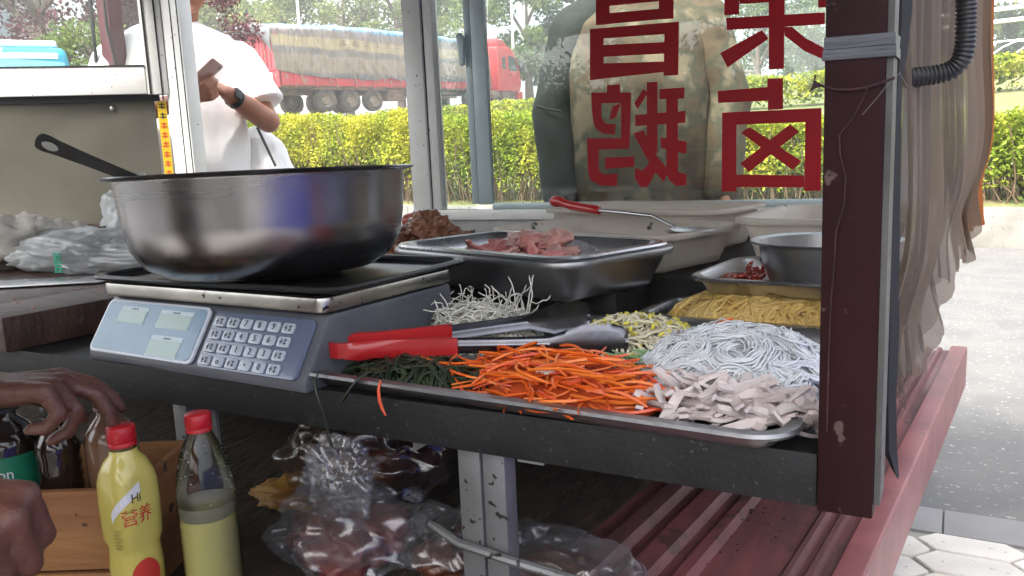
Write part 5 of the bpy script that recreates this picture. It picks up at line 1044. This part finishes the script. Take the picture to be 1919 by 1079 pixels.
mb = MB(); mb.rings([sq(r_ * .97, k, z_) for r_, k, z_ in pb], True, True, True)
JUI = mat('juice_label', (.50, .42, .09), .25, 0, (.55, .47, .14), 5, coat=.5); build('body', mb, JUI, b2, angle=60); build('neck', MB().lathe([(.018, .195), (.0165, .204)], 30), PET, b2)
cap(b2, .200, .0185, .023); b2.scale = (.82, .82, 1.03)
INKR = mat('label_red', (.48, .04, .03), .4); INKB = mat('label_dark', (.06, .05, .04), .5); INKW = mat('label_silver', (.62, .62, .66), .35); ORG = mat('label_orange', (.75, .25, .02), .35)
# facing angle of the printed side: towards the viewer and a little right
fa = math.atan2(-.562, .832)
def body_r(ang, z_):
    zz = [p[2] for p in pb]; r_ = np.interp(z_, zz, [p[0] for p in pb]) * .97; k = np.interp(z_, zz, [p[1] for p in pb]); e = 2 + k * 3
    return r_ * (abs(math.cos(ang)) ** e + abs(math.sin(ang)) ** e) ** (-1 / e)
def on_label(name, mb, m_, ang, z_, lift=.0006, parent=b2):
    # mb in (u right, v up); wrapped round the bottle
    out = []
    for p in mb.v: a = ang + p[0] / .036; r_ = body_r(a, z_ + p[1]) + lift + max(0, p[2]); out.append((r_ * math.cos(a), r_ * math.sin(a), z_ + p[1]))
    mb.v = out; return build(name, mb, m_, parent, smooth=False)
def text_mb(s, size):
    me = text_mesh('t', s, size, INKB, .0002); m_ = MB(); m_.v = [tuple(v.co) for v in me.vertices]; m_.f = [tuple(p.vertices) for p in me.polygons]; bpy.data.meshes.remove(me); return m_
def disc(r_, n=24): return MB().add([(0, 0, 0)] + [(r_ * k / 3 * math.cos(2 * math.pi * j / n), r_ * k / 3 * math.sin(2 * math.pi * j / n), 0) for k in (1, 2, 3) for j in range(n)], [(0, 1 + j, 1 + (j + 1) % n) for j in range(n)] + [(1 + k * n + j, 1 + (k + 1) * n + j, 1 + (k + 1) * n + (j + 1) % n, 1 + k * n + (j + 1) % n) for k in (0, 1) for j in range(n)])
sw_ = MB(); sw_.rings([[(x_, -.018 + 1.15 * (x_ + .024) - 9 * (x_ + .024) ** 2 + d, 0) for x_ in np.linspace(-.024, .020, 14)] for d in (-.004, .002, .008)], closed=False)
on_label('label_swoosh', sw_, INKW, fa - .12, .140, .0005)
on_label('label_text', text_mb('Hi', .015), INKB, fa + .24, .146, .0010); on_label('label_text', text_mb('营养', .021), INKR, fa + .24, .124, .0010)
on_label('label_text', text_mb('· · · ·', .010), mat('label_olive', (.30, .22, .03), .5), fa + .42, .166, .0008)
on_label('label_ball', disc(.021), INKR, fa + .34, .052, .0009)
sp_ = MB(); sp_.rings([[(x_, -.030 + d * (.026 + .008 * math.sin(x_ * 160)), 0) for x_ in np.linspace(-.026, .026, 16)] for d in (0, .5, 1)], closed=False); on_label('label_splash', sp_, ORG, fa + .15, .046, .0006)
on_label('barcode_patch', MB().rings([[(x_, d, 0) for x_ in np.linspace(-.010, .010, 8)] for d in (0, .026)], closed=False), mat('label_white', (.72, .72, .70), .4), fa - .62, .028, .0005)
for k in range(9): on_label('barcode_bar', MB().add([(-.008 + k * .0018, 0, 0), (-.0070 + k * .0018 + .0004 * (k % 3), 0, 0), (-.0070 + k * .0018 + .0004 * (k % 3), .022, 0), (-.008 + k * .0018, .022, 0)], [(0, 1, 2, 3)]), INKB, fa - .62, .030, .0010)
for k in range(6): on_label('label_line', MB().add([(-.008, k * .0042, 0), (.002 + .003 * (k % 2), k * .0042, 0), (.002 + .003 * (k % 2), k * .0042 + .0022, 0), (-.008, k * .0042 + .0022, 0)], [(0, 1, 2, 3)]), mat('label_fine_print', (.30, .24, .06), .5), fa - .55, .088, .0008)

CRATE = mat('crate_wood', (.36, .17, .065), .7, 0, (.24, .10, .04), 7, bump=.3, bscale=40, stretch=(.4, .4, 2.5), spots=(.06, .03, .02), spot_scale=40, spot_at=.67)
cr_ = thing('wooden_crate', 'small orange brown wooden crate holding the dark bottles', 'crate', (-1.005, .585, BZ), R(28))
# local: front board faces the viewer's side (-y after turning)
build('front_board', MB().box(-.14, .145, -.085, -.075, .045, .145), CRATE, cr_, bevel=.0015); build('front_board', MB().box(-.14, .145, -.085, -.075, .002, .040), CRATE, cr_, bevel=.0015); build('back_board', MB().box(-.14, .145, .075, .085, .002, .145), CRATE, cr_, bevel=.0015)
for s in (-1, 1): build('end_board', MB().box(s * .14 - .005, s * .14 + .005, -.0745, .0745, .002, .150), CRATE, cr_, bevel=.0015)
build('bottom_board', MB().box(-.134, .134, -.0745, .0745, .0, .008), CRATE, cr_)
SOY = mat('dark_bottle', (.018, .010, .007), .12, 0, (.03, .018, .010), 9, coat=.5); BRN = mat('brown_bottle', (.16, .085, .05), .2, 0, (.12, .06, .035), 9, coat=.4); GLB = mat('green_label', (.02, .26, .13), .4); CLR = pet('pale_pet', (.72, .80, .78))
def simple_bottle(name, lab, loc, r_, h_, m_, ribs=0, label=None, capm=None):
    t = thing(name, lab, 'bottle', loc); q = [(.001, 0), (r_ * .85, 0), (r_, .008)]
    n = 10
    for k in range(n): z_ = h_ * (.10 + .68 * k / n); q += [(r_, z_), (r_ * (.92 if ribs else 1), z_ + h_ * .034)]
    q += [(r_, h_ * .80), (r_ * .92, h_ * .85), (r_ * .70, h_ * .90), (r_ * .42, h_ * .95), (r_ * .38, h_), (.001, h_)]
    build('body', MB().lathe(q, 36), m_, t, angle=60)
    if label: build('label', MB().lathe([(r_ + .0006, h_ * .56), (r_ + .0006, h_ * .76)], 36), label, t)
    if capm: cap(t, h_ - .004, r_ * .5, .018, capm)
    return t
def crate_pt(x_, y_): c, s = math.cos(R(28)), math.sin(R(28)); return (-1.005 + x_ * c - y_ * s, .585 + x_ * s + y_ * c, BZ + .0085)
simple_bottle('water_bottle', 'pale clear bottle with green label at the left edge', crate_pt(-.115, -.03), .031, .215, CLR, 1, GLB, mat('white_cap', (.7, .7, .7), .4))
bb2 = simple_bottle('sauce_bottle', 'dark bottle with a green label standing in the crate', crate_pt(-.045, -.025), .038, .225, SOY, 0, mat('dark_green_label', (.01, .16, .08), .4), BLACK)
o = finish('label_text', text_mesh('label_text', 'hon', .018, INKW, .0003), None, bb2); o.location = (.0385 * math.cos(R(-42)), .0385 * math.sin(R(-42)), .150); o.rotation_euler = (R(90), 0, R(48))
simple_bottle('soy_bottle', 'narrow ribbed black soy bottle in the crate', crate_pt(.025, -.035), .026, .215, SOY, 1, None, BLACK)
simple_bottle('vinegar_bottle', 'brown bottle at the right end of the crate', crate_pt(.088, -.025), .031, .222, BRN, 0, None, mat('brown_cap', (.12, .05, .03), .4))

# ------------------------------------------------------------ bags of meat on the bed
MEATD = mat('dark_meat', (.050, .016, .010), .4, 0, (.10, .036, .020), 9, bump=.6, bscale=25, coat=.3); MEATR = mat('raw_red_meat', (.085, .018, .018), .4, 0, (.13, .036, .032), 10, bump=.5, bscale=25, coat=.1)
def meat_bag(name, lab, c, r_, sc3, film, meat, seed, n=3):
    t = thing(name, lab, 'bag', c)
    for k in range(n):
        a = k * 2.2 + seed; crumple('meat', (r_ * .42 * math.cos(a) * sc3[0], r_ * .42 * math.sin(a) * sc3[1], -r_ * .15 * sc3[2] + r_ * .1 * (k % 2)), r_ * .52, (sc3[0], sc3[1], sc3[2] * .9), meat, t, seed + k, .35, 5, 4)
    crumple('film', (0, 0, 0), r_, sc3, film, t, seed + 9, .34, 2.4, 6); return t
meat_bag('meat_bag', 'brown meat wrapped in shiny film under the front beam', (-.765, .905, .575), .105, (1.15, .85, .72), FILM_B, MEATD, 3.0)
mb1 = meat_bag('meat_bag', 'crumpled clear bag of red meat below the seaweed', (-.670, .752, .530), .095, (1.05, .80, .62), FILM, MEATR, 5.0)
meat_bag('meat_bag', 'clear bag of dark meat touching the galvanised leg', (-.545, .80, .520), .075, (.95, .8, .62), FILM, MEATD, 11.0, 2)
meat_bag('meat_bag', 'puffed clear plastic bag in front of the red ribs', (-.395, .800, .512), .080, (1.2, .8, .55), FILM, MEATD, 15.0, 1)
crumple('gathered_top', (-.012, .0, .070), .045, (1.1, .6, 1.15), FILM, mb1, 21, .5, 4.5, 5)
o = build('red_bottle_cap', MB().lathe([(.001, .0), (.014, 0), (.0145, .012), (.0125, .015), (.001, .015)], 24), CAPR, None); o.location = (-.700, .640, .5); tag(o, 'red bottle cap half hidden behind the clear bottle', 'cap')
o.location = (-.702, .640, BZ + .0005)
YB = thing('yellow_leaf_wrap', 'crumpled yellow brown paper on the cart floor', 'paper', (-.86, .86, .495))
crumple('paper', (0, 0, .015), .05, (1.3, 1.0, .35), mat('yellow_paper', (.35, .18, .03), .6, 0, (.22, .10, .02), 14), YB, 4, .5, 6, 4)

# crumbs of dirt along the bed ribs
dc = MB()
for k in range(60):
    y_ = rnd.uniform(.86, 1.35); x_ = rnd.choice([-.262, -.247, -.29, -.2]) + rnd.gauss(0, .012) + .09 * (y_ - 1); dc.sphere((x_, y_, .489), rnd.uniform(.0008, .0022), 6, 4, (1.3, 1, .7))
o = build('dirt_crumbs', dc, mat('dirt_crumb', (.03, .022, .016), .9)); tag(o, 'dark crumbs of dirt scattered along the red bed ribs', 'dirt', kind='stuff')
# ------------------------------------------------------------ people
SKIN = mat('skin_tan', (.36, .17, .11), .45, 0, (.30, .13, .085), 14, sss=.15, bump=.05, bscale=180)
SKIN_D = mat('skin_brown', (.125, .052, .036), .45, 0, (.09, .036, .026), 16, sss=.08, bump=.22, bscale=110)
HAIR = mat('black_hair', (.012, .010, .009), .5, bump=.4, bscale=200)
def hand(mb, wrist, d, palm_n, side, curl=(.5, .6, .6, .65), s=1.0, spread=.12, thumb=.6, thumb_out=.9):
    """palm along d with palm normal palm_n (the side fingers curl to); side=+1 thumb on d x n side"""
    d = Vector(d).normalized(); n_ = (Vector(palm_n) - d * Vector(palm_n).dot(d)).normalized(); t = d.cross(n_) * side; w_ = Vector(wrist)
    kn = []
    for k in range(4): kn.append(w_ + d * (.088 - .005 * abs(k - 1)) * s + t * (.030 - .020 * k) * s - n_ * .004 * s)
    for k in range(4):
        mb.tube([tuple(w_ + t * (.014 - .010 * k) * s), tuple((w_ + kn[k]) / 2 + n_ * .004 * s), tuple(kn[k])], [.016 * s, .0145 * s, .0105 * s], 10); mb.sphere(tuple(kn[k]), .0108 * s, 10, 8)
    for k, L in enumerate((.072, .080, .074, .058)):
        p = kn[k]; c = curl[k]; f = d.copy(); sp = t * (spread * (1.5 - k) * .5); pts = [p]; ang = 0
        for q, fr in enumerate((.45, .31, .24)):
            ang += c * (1.0, 1.25, .8)[q]; dv = (d * math.cos(ang) + n_ * math.sin(ang) + sp * (1 if q == 0 else .3)).normalized(); p = p + dv * L * fr * s; pts.append(p)
        limb(mb, [tuple(q) for q in pts], [.0098 * s, .0090 * s, .0082 * s, .0068 * s], 10)
    b0 = w_ + t * .018 * s + d * .022 * s; b1_ = b0 + (t * thumb_out + d * .7 + n_ * .35).normalized() * .040 * s; b2_ = b1_ + (t * (thumb_out - thumb) + d * .9 + n_ * (.25 + thumb * .7)).normalized() * .034 * s; b3 = b2_ + (d * .9 + n_ * (.3 + thumb) + t * (.2 - thumb)).normalized() * .026 * s
    limb(mb, [tuple(b0), tuple(b1_), tuple(b2_), tuple(b3)], [.015 * s, .0125 * s, .0105 * s, .008 * s], 10)
def head(mb, c, f, r_=.1):
    c = Vector(c); f = Vector(f).normalized(); s = Vector((0, 0, 1)).cross(f).normalized(); M = Matrix((f, s, Vector((0, 0, 1)))).transposed()
    mb.sphere(c + Vector((0, 0, .03)), .098, 20, 14, (1.0, .80, .98), M); mb.sphere(c + f * .022 + Vector((0, 0, -.045)), .075, 16, 12, (.95, .82, 1.0), M); mb.sphere(c + f * .055 + Vector((0, 0, -.098)), .028, 12, 8, (1, 1.1, .8), M)
    mb.tube([tuple(c + f * .085 + Vector((0, 0, .02))), tuple(c + f * .106 + Vector((0, 0, -.02))), tuple(c + f * .096 + Vector((0, 0, -.032)))], [.008, .013, .012], 8); mb.sphere(c + f * .086 + Vector((0, 0, -.062)), .016, 10, 8, (.6, 1.5, .5), M)
    for q in (-1, 1): mb.sphere(c + s * q * .080 + Vector((0, 0, -.015)), .03, 10, 8, (.6, .3, 1), M)
    return s
def face_parts(root, c, f, L):
    c = Vector(c); f = Vector(f).normalized(); s = Vector((0, 0, 1)).cross(f).normalized(); EY = mat('eye_dark', (.02, .015, .012), .2)
    for q in (-1, 1): build('eye', MB().sphere(c + f * .088 + s * q * .031 + Vector((0, 0, .012)), .009, 10, 8, (1, 1, .6)), EY, root, root=L)
    for q in (-1, 1): build('eyebrow', MB().tube([tuple(c + f * .094 + s * q * .018 + Vector((0, 0, .030))), tuple(c + f * .088 + s * q * .045 + Vector((0, 0, .032)))], .004, 6), HAIR, root, root=L)
    build('mouth', MB().tube([tuple(c + f * .093 + s * -.02 + Vector((0, 0, -.062))), tuple(c + f * .099 + Vector((0, 0, -.060))), tuple(c + f * .093 + s * .02 + Vector((0, 0, -.062)))], .004, 6), mat('lip', (.30, .10, .08), .4), root, root=L)
def hair_cap(root, c, f, L, dz=.0):
    c = Vector(c); f = Vector(f).normalized(); s = Vector((0, 0, 1)).cross(f).normalized(); M = Matrix((f, s, Vector((0, 0, 1)))).transposed(); mb = MB(); mb.sphere(c + f * -.012 + Vector((0, 0, .045)), .103, 24, 16, (1.0, .86, .95), M)
    mb.v = [tuple(Vector(p) + f * (-.03 if (Vector(p) - c).dot(f) > .05 and p[2] < c.z + .05 + dz else 0)) for p in mb.v]; build('hair', mb.jitter(.006, 40), HAIR, root, root=L)
def torso_rings(c, f, spec):
    """spec: list of (z, half_width, half_depth, forward offset)"""
    c = Vector(c); f = Vector(f).normalized(); s = Vector((0, 0, 1)).cross(f).normalized(); rs = []
    for z_, w_, d_, o_ in spec:
        ring = []
        for j in range(44):
            a = 2 * math.pi * j / 44; ca, sa = math.cos(a), math.sin(a); e = 2.5; q = (abs(ca) ** e + abs(sa) ** e) ** (-1 / e); ring.append(tuple(Vector((c.x, c.y, z_)) + s * ca * q * w_ + f * (sa * q * d_ + o_)))
        rs.append(ring)
    return rs
COTTON = mat('white_cotton', (.87, .86, .85), .9, 0, (.83, .82, .81), 4, bump=.5, bscale=9, stretch=(1, 1, .5)); DENIM = mat('dark_trousers', (.03, .035, .05), .8); SHOE = mat('shoe', (.05, .05, .05), .6)

def trousers(root, c, f, hip_z, m_, L, sx=.10):
    c = Vector(c); s = Vector((0, 0, 1)).cross(Vector(f)).normalized(); f = Vector(f); mb = MB()
    for q in (-1, 1):
        b = Vector((c.x, c.y, 0)) + s * q * sx; limb(mb, [(b.x, b.y, hip_z), tuple(b + f * .02 + Vector((0, 0, .48))), tuple(b + Vector((0, 0, .12)))], [.105, .080, .072], 18)
    mb.rings(torso_rings(c, f, [(hip_z - .10, .19, .13, 0), (hip_z, .19, .135, 0), (hip_z + .06, .18, .13, 0)]), True, True, True)
    return remesh('trousers', mb, .012, m_, root, 3, L)
def legs(mb, c, f, hip_z, sx=.10):
    c = Vector(c); s = Vector((0, 0, 1)).cross(Vector(f)).normalized(); f = Vector(f)
    for q in (-1, 1):
        b = Vector((c.x, c.y, 0)) + s * q * sx; limb(mb, [(b.x, b.y, hip_z), tuple(b + f * .02 + Vector((0, 0, .48))), tuple(b + Vector((0, 0, .09)))], [.085, .058, .042], 16); limb(mb, [tuple(b + Vector((0, 0, .045))), tuple(b + f * .12 + Vector((0, 0, .03)))], [.042, .034], 12)

# --- man in the white T-shirt, holding a phone
mc = Vector((-2.795, 2.340, 0)); mf = Vector((.77, -.64, 0)).normalized(); ms_ = Vector((0, 0, 1)).cross(mf).normalized()   # ms_: to the right in the picture
man = thing('person', 'man in a white T-shirt looking at a phone outside the cart window', 'person', mc)
L = Vector(mc); bodym = MB(); up = Vector((0, 0, 1))
hc_ = mc + mf * .07 + ms_ * .065 + up * 1.745; head(bodym, hc_, (mf + Vector((0, 0, -.35))).normalized())
limb(bodym, [tuple(mc + up * 1.50), tuple(mc + mf * .04 + ms_ * .045 + up * 1.68)], [.072, .060], 16); bodym.rings(torso_rings(mc, mf, [(.88, .17, .12, 0), (1.05, .165, .12, 0), (1.25, .18, .125, 0), (1.48, .16, .10, 0), (1.55, .08, .07, 0)]), True, True, True); legs(bodym, mc, mf, .92)
def P_(a, b_, z_): return tuple(mc + ms_ * a + mf * b_ + up * z_)
shR, elR, wrR = P_(.215, 0, 1.495), P_(.318, .13, 1.185), P_(.160, .29, 1.285); shL, elL, wrL = P_(-.215, 0, 1.495), P_(-.30, .10, 1.17), P_(.015, .365, 1.258)
limb(bodym, [tuple(Vector(shR) - up * .03), elR], [.042, .045], 16); limb(bodym, [elR, P_(.24, .21, 1.235), wrR], [.047, .045, .029], 16); limb(bodym, [tuple(Vector(shL) - up * .03), elL], [.042, .045], 16); limb(bodym, [elL, P_(-.2, .2, 1.215), wrL], [.047, .045, .029], 16)
phc = Vector(P_(.090, .385, 1.352))
hand(bodym, wrR, -ms_ * .80 + mf * .22 + up * .50, mf * -.3 - up * .35 - ms_ * .5, -1, (.55, .62, .68, .72), 1.0, .1, .5)
hand(bodym, wrL, ms_ * .85 + mf * .25 + up * .35, mf * -.5 + up * .35 + ms_ * .4, 1, (.60, .66, .70, .75), 1.02, .08, .3)
remesh('body', bodym, .0055, SKIN, man, 4, L)
trousers(man, mc, mf, .92, DENIM, L); face_parts(man, hc_, (mf + Vector((0, 0, -.2))).normalized(), L); hair_cap(man, hc_, mf, L)
shirt = MB(); shirt.rings(torso_rings(mc, mf, [(.86, .265, .180, .01), (.95, .260, .178, .012), (1.05, .252, .172, .015), (1.15, .244, .166, .015), (1.28, .238, .160, .012), (1.40, .236, .150, .005), (1.48, .240, .134, 0), (1.53, .215, .116, -.005), (1.565, .155, .097, -.008), (1.585, .100, .085, -.006), (1.595, .087, .078, 0), (1.575, .08, .07, 0)]), True, True, True)
me_sh = MB(); me_sh.v, me_sh.f = shirt.v[:], shirt.f[:]
for sh, el, k in ((shR, elR, .80), (shL, elL, .80)):
    a, b_ = Vector(sh), Vector(el); q = a.lerp(b_, k); me_sh.tube([tuple(a.lerp(b_, -.05) - up * .035), tuple(a.lerp(b_, .15) - up * .012), tuple(a.lerp(b_, .4)), tuple(q), tuple(a.lerp(b_, k - .01))], [.060, .082, .092, .096, .070], 28)
sh_o = remesh('t_shirt', me_sh, .009, COTTON, man, 5, L)
n_v = len(sh_o.data.vertices); co = np.empty(n_v * 3); sh_o.data.vertices.foreach_get('co', co); co = co.reshape(-1, 3); nm_ = np.empty(n_v * 3); sh_o.data.vertices.foreach_get('normal', nm_); nm_ = nm_.reshape(-1, 3)
for i in range(n_v):
    p = Vector(co[i]); k_ = (1 - abs(noise.noise(Vector((p.x * 4 + p.z * 2.5, p.y * 4 - p.z * 1.5, p.z * 2.2))))) ** 4; co[i] += nm_[i] * (.014 * noise.noise(p * 6) + .012 * k_ - .006)
sh_o.data.vertices.foreach_set('co', co.ravel()); sh_o.data.update()
WB = mat('watch_band', (.012, .013, .014), .5); wt = Vector(wrR).lerp(Vector(elR), .16); wdir = (Vector(elR) - Vector(wrR)).normalized()
build('watch_strap', MB().tube([tuple(wt - wdir * .013), tuple(wt + wdir * .013)], [.0375, .0395], 24, cap=False), WB, man, root=L); wface = wt + (mf * .75 + ms_ * .35 + up * .3).normalized() * .037
Mw = Matrix((wdir, (mf * .75 + ms_ * .35 + up * .3).cross(wdir).normalized(), (mf * .75 + ms_ * .35 + up * .3).normalized())).transposed().to_4x4(); Mw.translation = wface
build('watch_face', MB().poly([(x_, y_, -.004) for x_, y_ in rrect(.036, .040, .009)], (0, 0, .010)).xf(Mw), BLACK, man, root=L, bevel=.002)
ph = thing('smartphone', 'pale pink smartphone held in both hands of the man in white', 'phone', phc)
pu = (ms_ * .72 + up * .62 + mf * .25).normalized(); pn = (mf * .42 + up * -.85 - ms_ * .1); pn = (pn - pu * pn.dot(pu)).normalized(); pw = pu.cross(pn); Mp = Matrix((pw, pu, pn)).transposed().to_4x4()
PHM = mat('phone_pink', (.62, .42, .38), .3, .3); pbk = build('back_shell', MB().poly([(x_, y_, -.0035) for x_, y_ in rrect(.064, .118, .010)], (0, 0, .007)).xf(Mp), PHM, ph, bevel=.0015); build('screen', MB().poly([(x_, y_, -.0040) for x_, y_ in rrect(.058, .112, .008)], (0, 0, .0004)).xf(Mp), WGLASS, ph); build('camera_bump', MB().poly([(x_ + .020, y_ + .044, .0036) for x_, y_ in rrect(.012, .012, .005)], (0, 0, .001)).xf(Mp), STEEL_DULL, ph)

# a crossbody strap clip hanging on the shirt side
SVM = mat('grey_strap', (.10, .12, .11), .6); a_ = Vector(P_(.262, .17, 1.16)); tag(build('strap_end', MB().poly([tuple(a_), tuple(a_ + ms_ * .012 + up * .0), tuple(a_ + ms_ * .070 - up * .155 - mf * .02), tuple(a_ + ms_ * .062 - up * .160 - mf * .02)], tuple(mf * .004)), SVM), 'dark strap end hanging at the side of the white T-shirt', 'strap')
shb = thing('white_bag_on_back', 'white cloth bag hanging behind the elbow of the man in white', 'bag', tuple(mc + ms_ * .22 + mf * -.05 + up * .72))
crumple('bag_body', (.06 * ms_.x, .06 * ms_.y, .18), 1, (.15, .15, .26), COTTON, shb, 7, .12, 3, 5)

# --- man in the camouflage jacket behind the glass
def camo():
    m = bpy.data.materials.new('camouflage'); m.use_nodes = True; N = m.node_tree.nodes; Lk = m.node_tree.links.new; b = N['Principled BSDF']; b.inputs['Roughness'].default_value = .85
    tc = N.new('ShaderNodeTexCoord'); nz = N.new('ShaderNodeTexNoise'); nz.inputs['Scale'].default_value = 9; nz.inputs['Detail'].default_value = 5; Lk(tc.outputs['Object'], nz.inputs[0]); cr = N.new('ShaderNodeValToRGB'); e = cr.color_ramp.elements; e[0].position = .36; e[0].color = (.05, .034, .02, 1); e[1].position = .64; e[1].color = (.20, .155, .10, 1); q = e.new(.47); q.color = (.10, .07, .04, 1); q = e.new(.54); q.color = (.06, .058, .036, 1); Lk(nz.outputs['Fac'], cr.inputs[0]); Lk(cr.outputs[0], b.inputs['Base Color']); return m
CAMO = camo(); JK = mat('grey_green_jacket', (.014, .018, .016), .8, 0, (.026, .031, .028), 6, bump=.6, bscale=14); JK2 = mat('jacket_seam', (.03, .035, .032), .8)
jc = Vector((-.955, 2.66, 0)); jf = Vector((.30, -.95, 0)).normalized(); js = Vector((0, 0, 1)).cross(jf).normalized()
jm = thing('person', 'man in a grey green and camouflage jacket standing behind the lettered glass', 'person', jc); bodym = MB(); jh = jc + jf * .05 + up * 1.63; head(bodym, jh, jf); limb(bodym, [tuple(jc + up * 1.4), tuple(jc + jf * .02 + up * 1.56)], [.07, .058], 14); bodym.rings(torso_rings(jc, jf, [(.85, .15, .11, 0), (1.1, .16, .12, 0), (1.38, .17, .11, 0), (1.46, .07, .06, 0)]), True, True, True); legs(bodym, jc, jf, .9)
def J_(a, b_, z_): return tuple(jc + js * a + jf * b_ + up * z_)
jw = [J_(-.25, .10, .82), J_(.27, .12, .84)]; limb(bodym, [J_(-.24, .06, .95), jw[0]], [.035, .028], 12); limb(bodym, [J_(.26, .06, .95), jw[1]], [.035, .028], 12)
hand(bodym, jw[0], jf * .25 - up, jf * .2 + js, -1, (.3, .35, .4, .45)); hand(bodym, jw[1], jf * .25 - up, jf * .2 - js, 1, (.3, .35, .4, .45)); remesh('body', bodym, .008, SKIN, jm, 3, jc); trousers(jm, jc, jf, .9, DENIM, jc); face_parts(jm, jh, jf, jc); hair_cap(jm, jh, jf, jc)
ts = MB(); ts.rings(torso_rings(jc, jf, [(.78, .230, .165, .01), (.90, .235, .170, .01), (1.05, .232, .168, .01), (1.2, .236, .165, .01), (1.32, .238, .155, 0), (1.42, .20, .125, 0), (1.49, .11, .09, 0), (1.53, .085, .08, 0), (1.52, .07, .07, 0)]), True, True, True)
remesh('camouflage_front', ts, .010, CAMO, jm, 3, jc, (.007, 8))
for q in (-1, 1):
    sl = MB(); limb(sl, [J_(q * .205, -.01, 1.40), J_(q * .285, .02, 1.14), J_(q * .262, .09, .86)], [.095, .078, .062], 22); limb(sl, [J_(q * .13, -.02, 1.44), J_(q * .205, -.01, 1.40)], [.09, .09], 18)
    so_ = remesh('jacket_sleeve', sl, .010, JK if q < 0 else CAMO, jm, 3, jc, (.007, 9))
build('seam', MB().tube([J_(-.335, .075, 1.165), J_(-.30, .108, 1.15), J_(-.25, .112, 1.14)], .004, 6), JK2, jm, root=jc)

# --- vendor at the left of the picture: only forearms and hands reach into view
DKM = mat('dark_maroon_shirt', (.06, .015, .018), .8, 0, (.045, .012, .014), 8, bump=.4, bscale=20)
vc = Vector((-1.12, -.10, 0)); vf = Vector((.45, .89, 0)).normalized(); vs_ = Vector((0, 0, 1)).cross(vf).normalized()
ven = thing('person', 'vendor reaching in from the left with both bare hands below the counter', 'person', vc); bodym = MB(); vh = vc + vf * .10 + up * 1.44; head(bodym, vh, vf); limb(bodym, [tuple(vc + up * 1.22), tuple(vc + vf * .05 + up * 1.37)], [.07, .058], 14); bodym.rings(torso_rings(vc, vf, [(.75, .16, .12, 0), (.95, .16, .12, 0), (1.2, .17, .11, 0), (1.28, .07, .06, 0)]), True, True, True); legs(bodym, vc, vf, .80)
w1, w2 = Vector((-.645, .240, .795)), Vector((-.922, .445, .782))
limb(bodym, [tuple(vc - vs_ * -.20 + up * 1.18), (-.93, .02, .98), (-.80, .13, .87), tuple(w1)], [.055, .046, .042, .030], 16); limb(bodym, [tuple(vc + vs_ * .20 + up * 1.18) if False else tuple(vc - vs_ * .20 + up * 1.18), (-1.22, .12, .98), (-1.06, .27, .86), tuple(w2)], [.055, .046, .042, .030], 16)
hand(bodym, w1, Vector((.72, .38, -.30)), Vector((-.1, .25, -1)), 1, (1.15, 1.2, 1.2, 1.15), 1.12, .04, 1.0, .6)
hand(bodym, w2, Vector((.60, .70, -.12)), Vector((.1, .15, -1)), 1, (.30, .45, .85, 1.0), 1.08, .12, .3, .5)
remesh('body', bodym, .0045, SKIN_D, ven, 3, vc); trousers(ven, vc, vf, .8, DENIM, vc); face_parts(ven, vh, vf, vc); hair_cap(ven, vh, vf, vc)
ts = MB(); ts.rings(torso_rings(vc, vf, [(.70, .21, .16, .01), (.85, .205, .155, .01), (1.05, .21, .15, .01), (1.2, .20, .13, 0), (1.27, .11, .09, 0), (1.31, .085, .08, 0), (1.30, .07, .07, 0)]), True, True, True); limb(ts, [tuple(vc + vs_ * .19 + up * 1.18), tuple((vc + vs_ * .2 + up * 1.18).lerp(Vector((-.93, .02, .98)), .8))], [.085, .07], 18); limb(ts, [tuple(vc - vs_ * .19 + up * 1.18), tuple((vc - vs_ * .2 + up * 1.18).lerp(Vector((-1.22, .12, .98)), .8))], [.085, .07], 18)
remesh('shirt', ts, .010, DKM, ven, 2, vc, (.01, 9))

# blue-draped stall added outside the frame to put blue reflections in bowl and tongs
ns = thing('added_blue_stall', 'unseen stall table draped in royal blue tarpaulin added to colour the bowl reflection', 'stall', (1.30, .45, 0))
rs = []
for i in range(46):
    v = i / 45; ring = []
    for j in range(120):
        a = j / 120 * 4; k = int(a); f = a - k; x_, y_ = [(-.42 + .84 * f, -1.45), (.42, -1.45 + 2.9 * f), (.42 - .84 * f, 1.45), (-.42, 1.45 - 2.9 * f)][k]
        if v < .15: q = v / .15; ring.append((x_ * q, y_ * q, .92))
        else:
            q = (v - .15) / .85; n_ = .035 * math.sin(j * .9) * q + .03 * noise.noise(Vector((j * .25, q * 2, 3))) * q; L_ = math.hypot(x_, y_); ring.append((x_ * (1 + n_ / L_ + .06 * q), y_ * (1 + n_ / L_ + .04 * q), .92 - .86 * q))
    rs.append(ring)
tb_ = MB(); tb_.rings(rs); build('tarpaulin', tb_, mat('blue_tarpaulin', (.016, .032, .30), .5, 0, (.022, .042, .36), 5, bump=.3, bscale=20), ns, angle=180); build('table_top', MB().box(-.40, .40, -1.42, 1.42, .88, .915), CRATE, ns)
for x_ in (-.36, .36):
    for y_ in (-1.38, 1.38): build('leg', MB().box(x_ - .02, x_ + .02, y_ - .02, y_ + .02, 0, .88), GALV, ns)

# ------------------------------------------------------------ hazy air
hzm = bpy.data.materials.new('hazy_air'); hzm.use_nodes = True; N = hzm.node_tree.nodes; N.remove(N['Principled BSDF']); pv_ = N.new('ShaderNodeVolumePrincipled'); pv_.inputs['Color'].default_value = (.93, .95, .97, 1); pv_.inputs['Density'].default_value = .0030; pv_.inputs['Anisotropy'].default_value = .2
hzm.node_tree.links.new(pv_.outputs[0], N['Material Output'].inputs['Volume'])
struct(build('haze', MB().box(-320, 320, -320, 320, -1, 48), hzm, smooth=False), 'stuff')
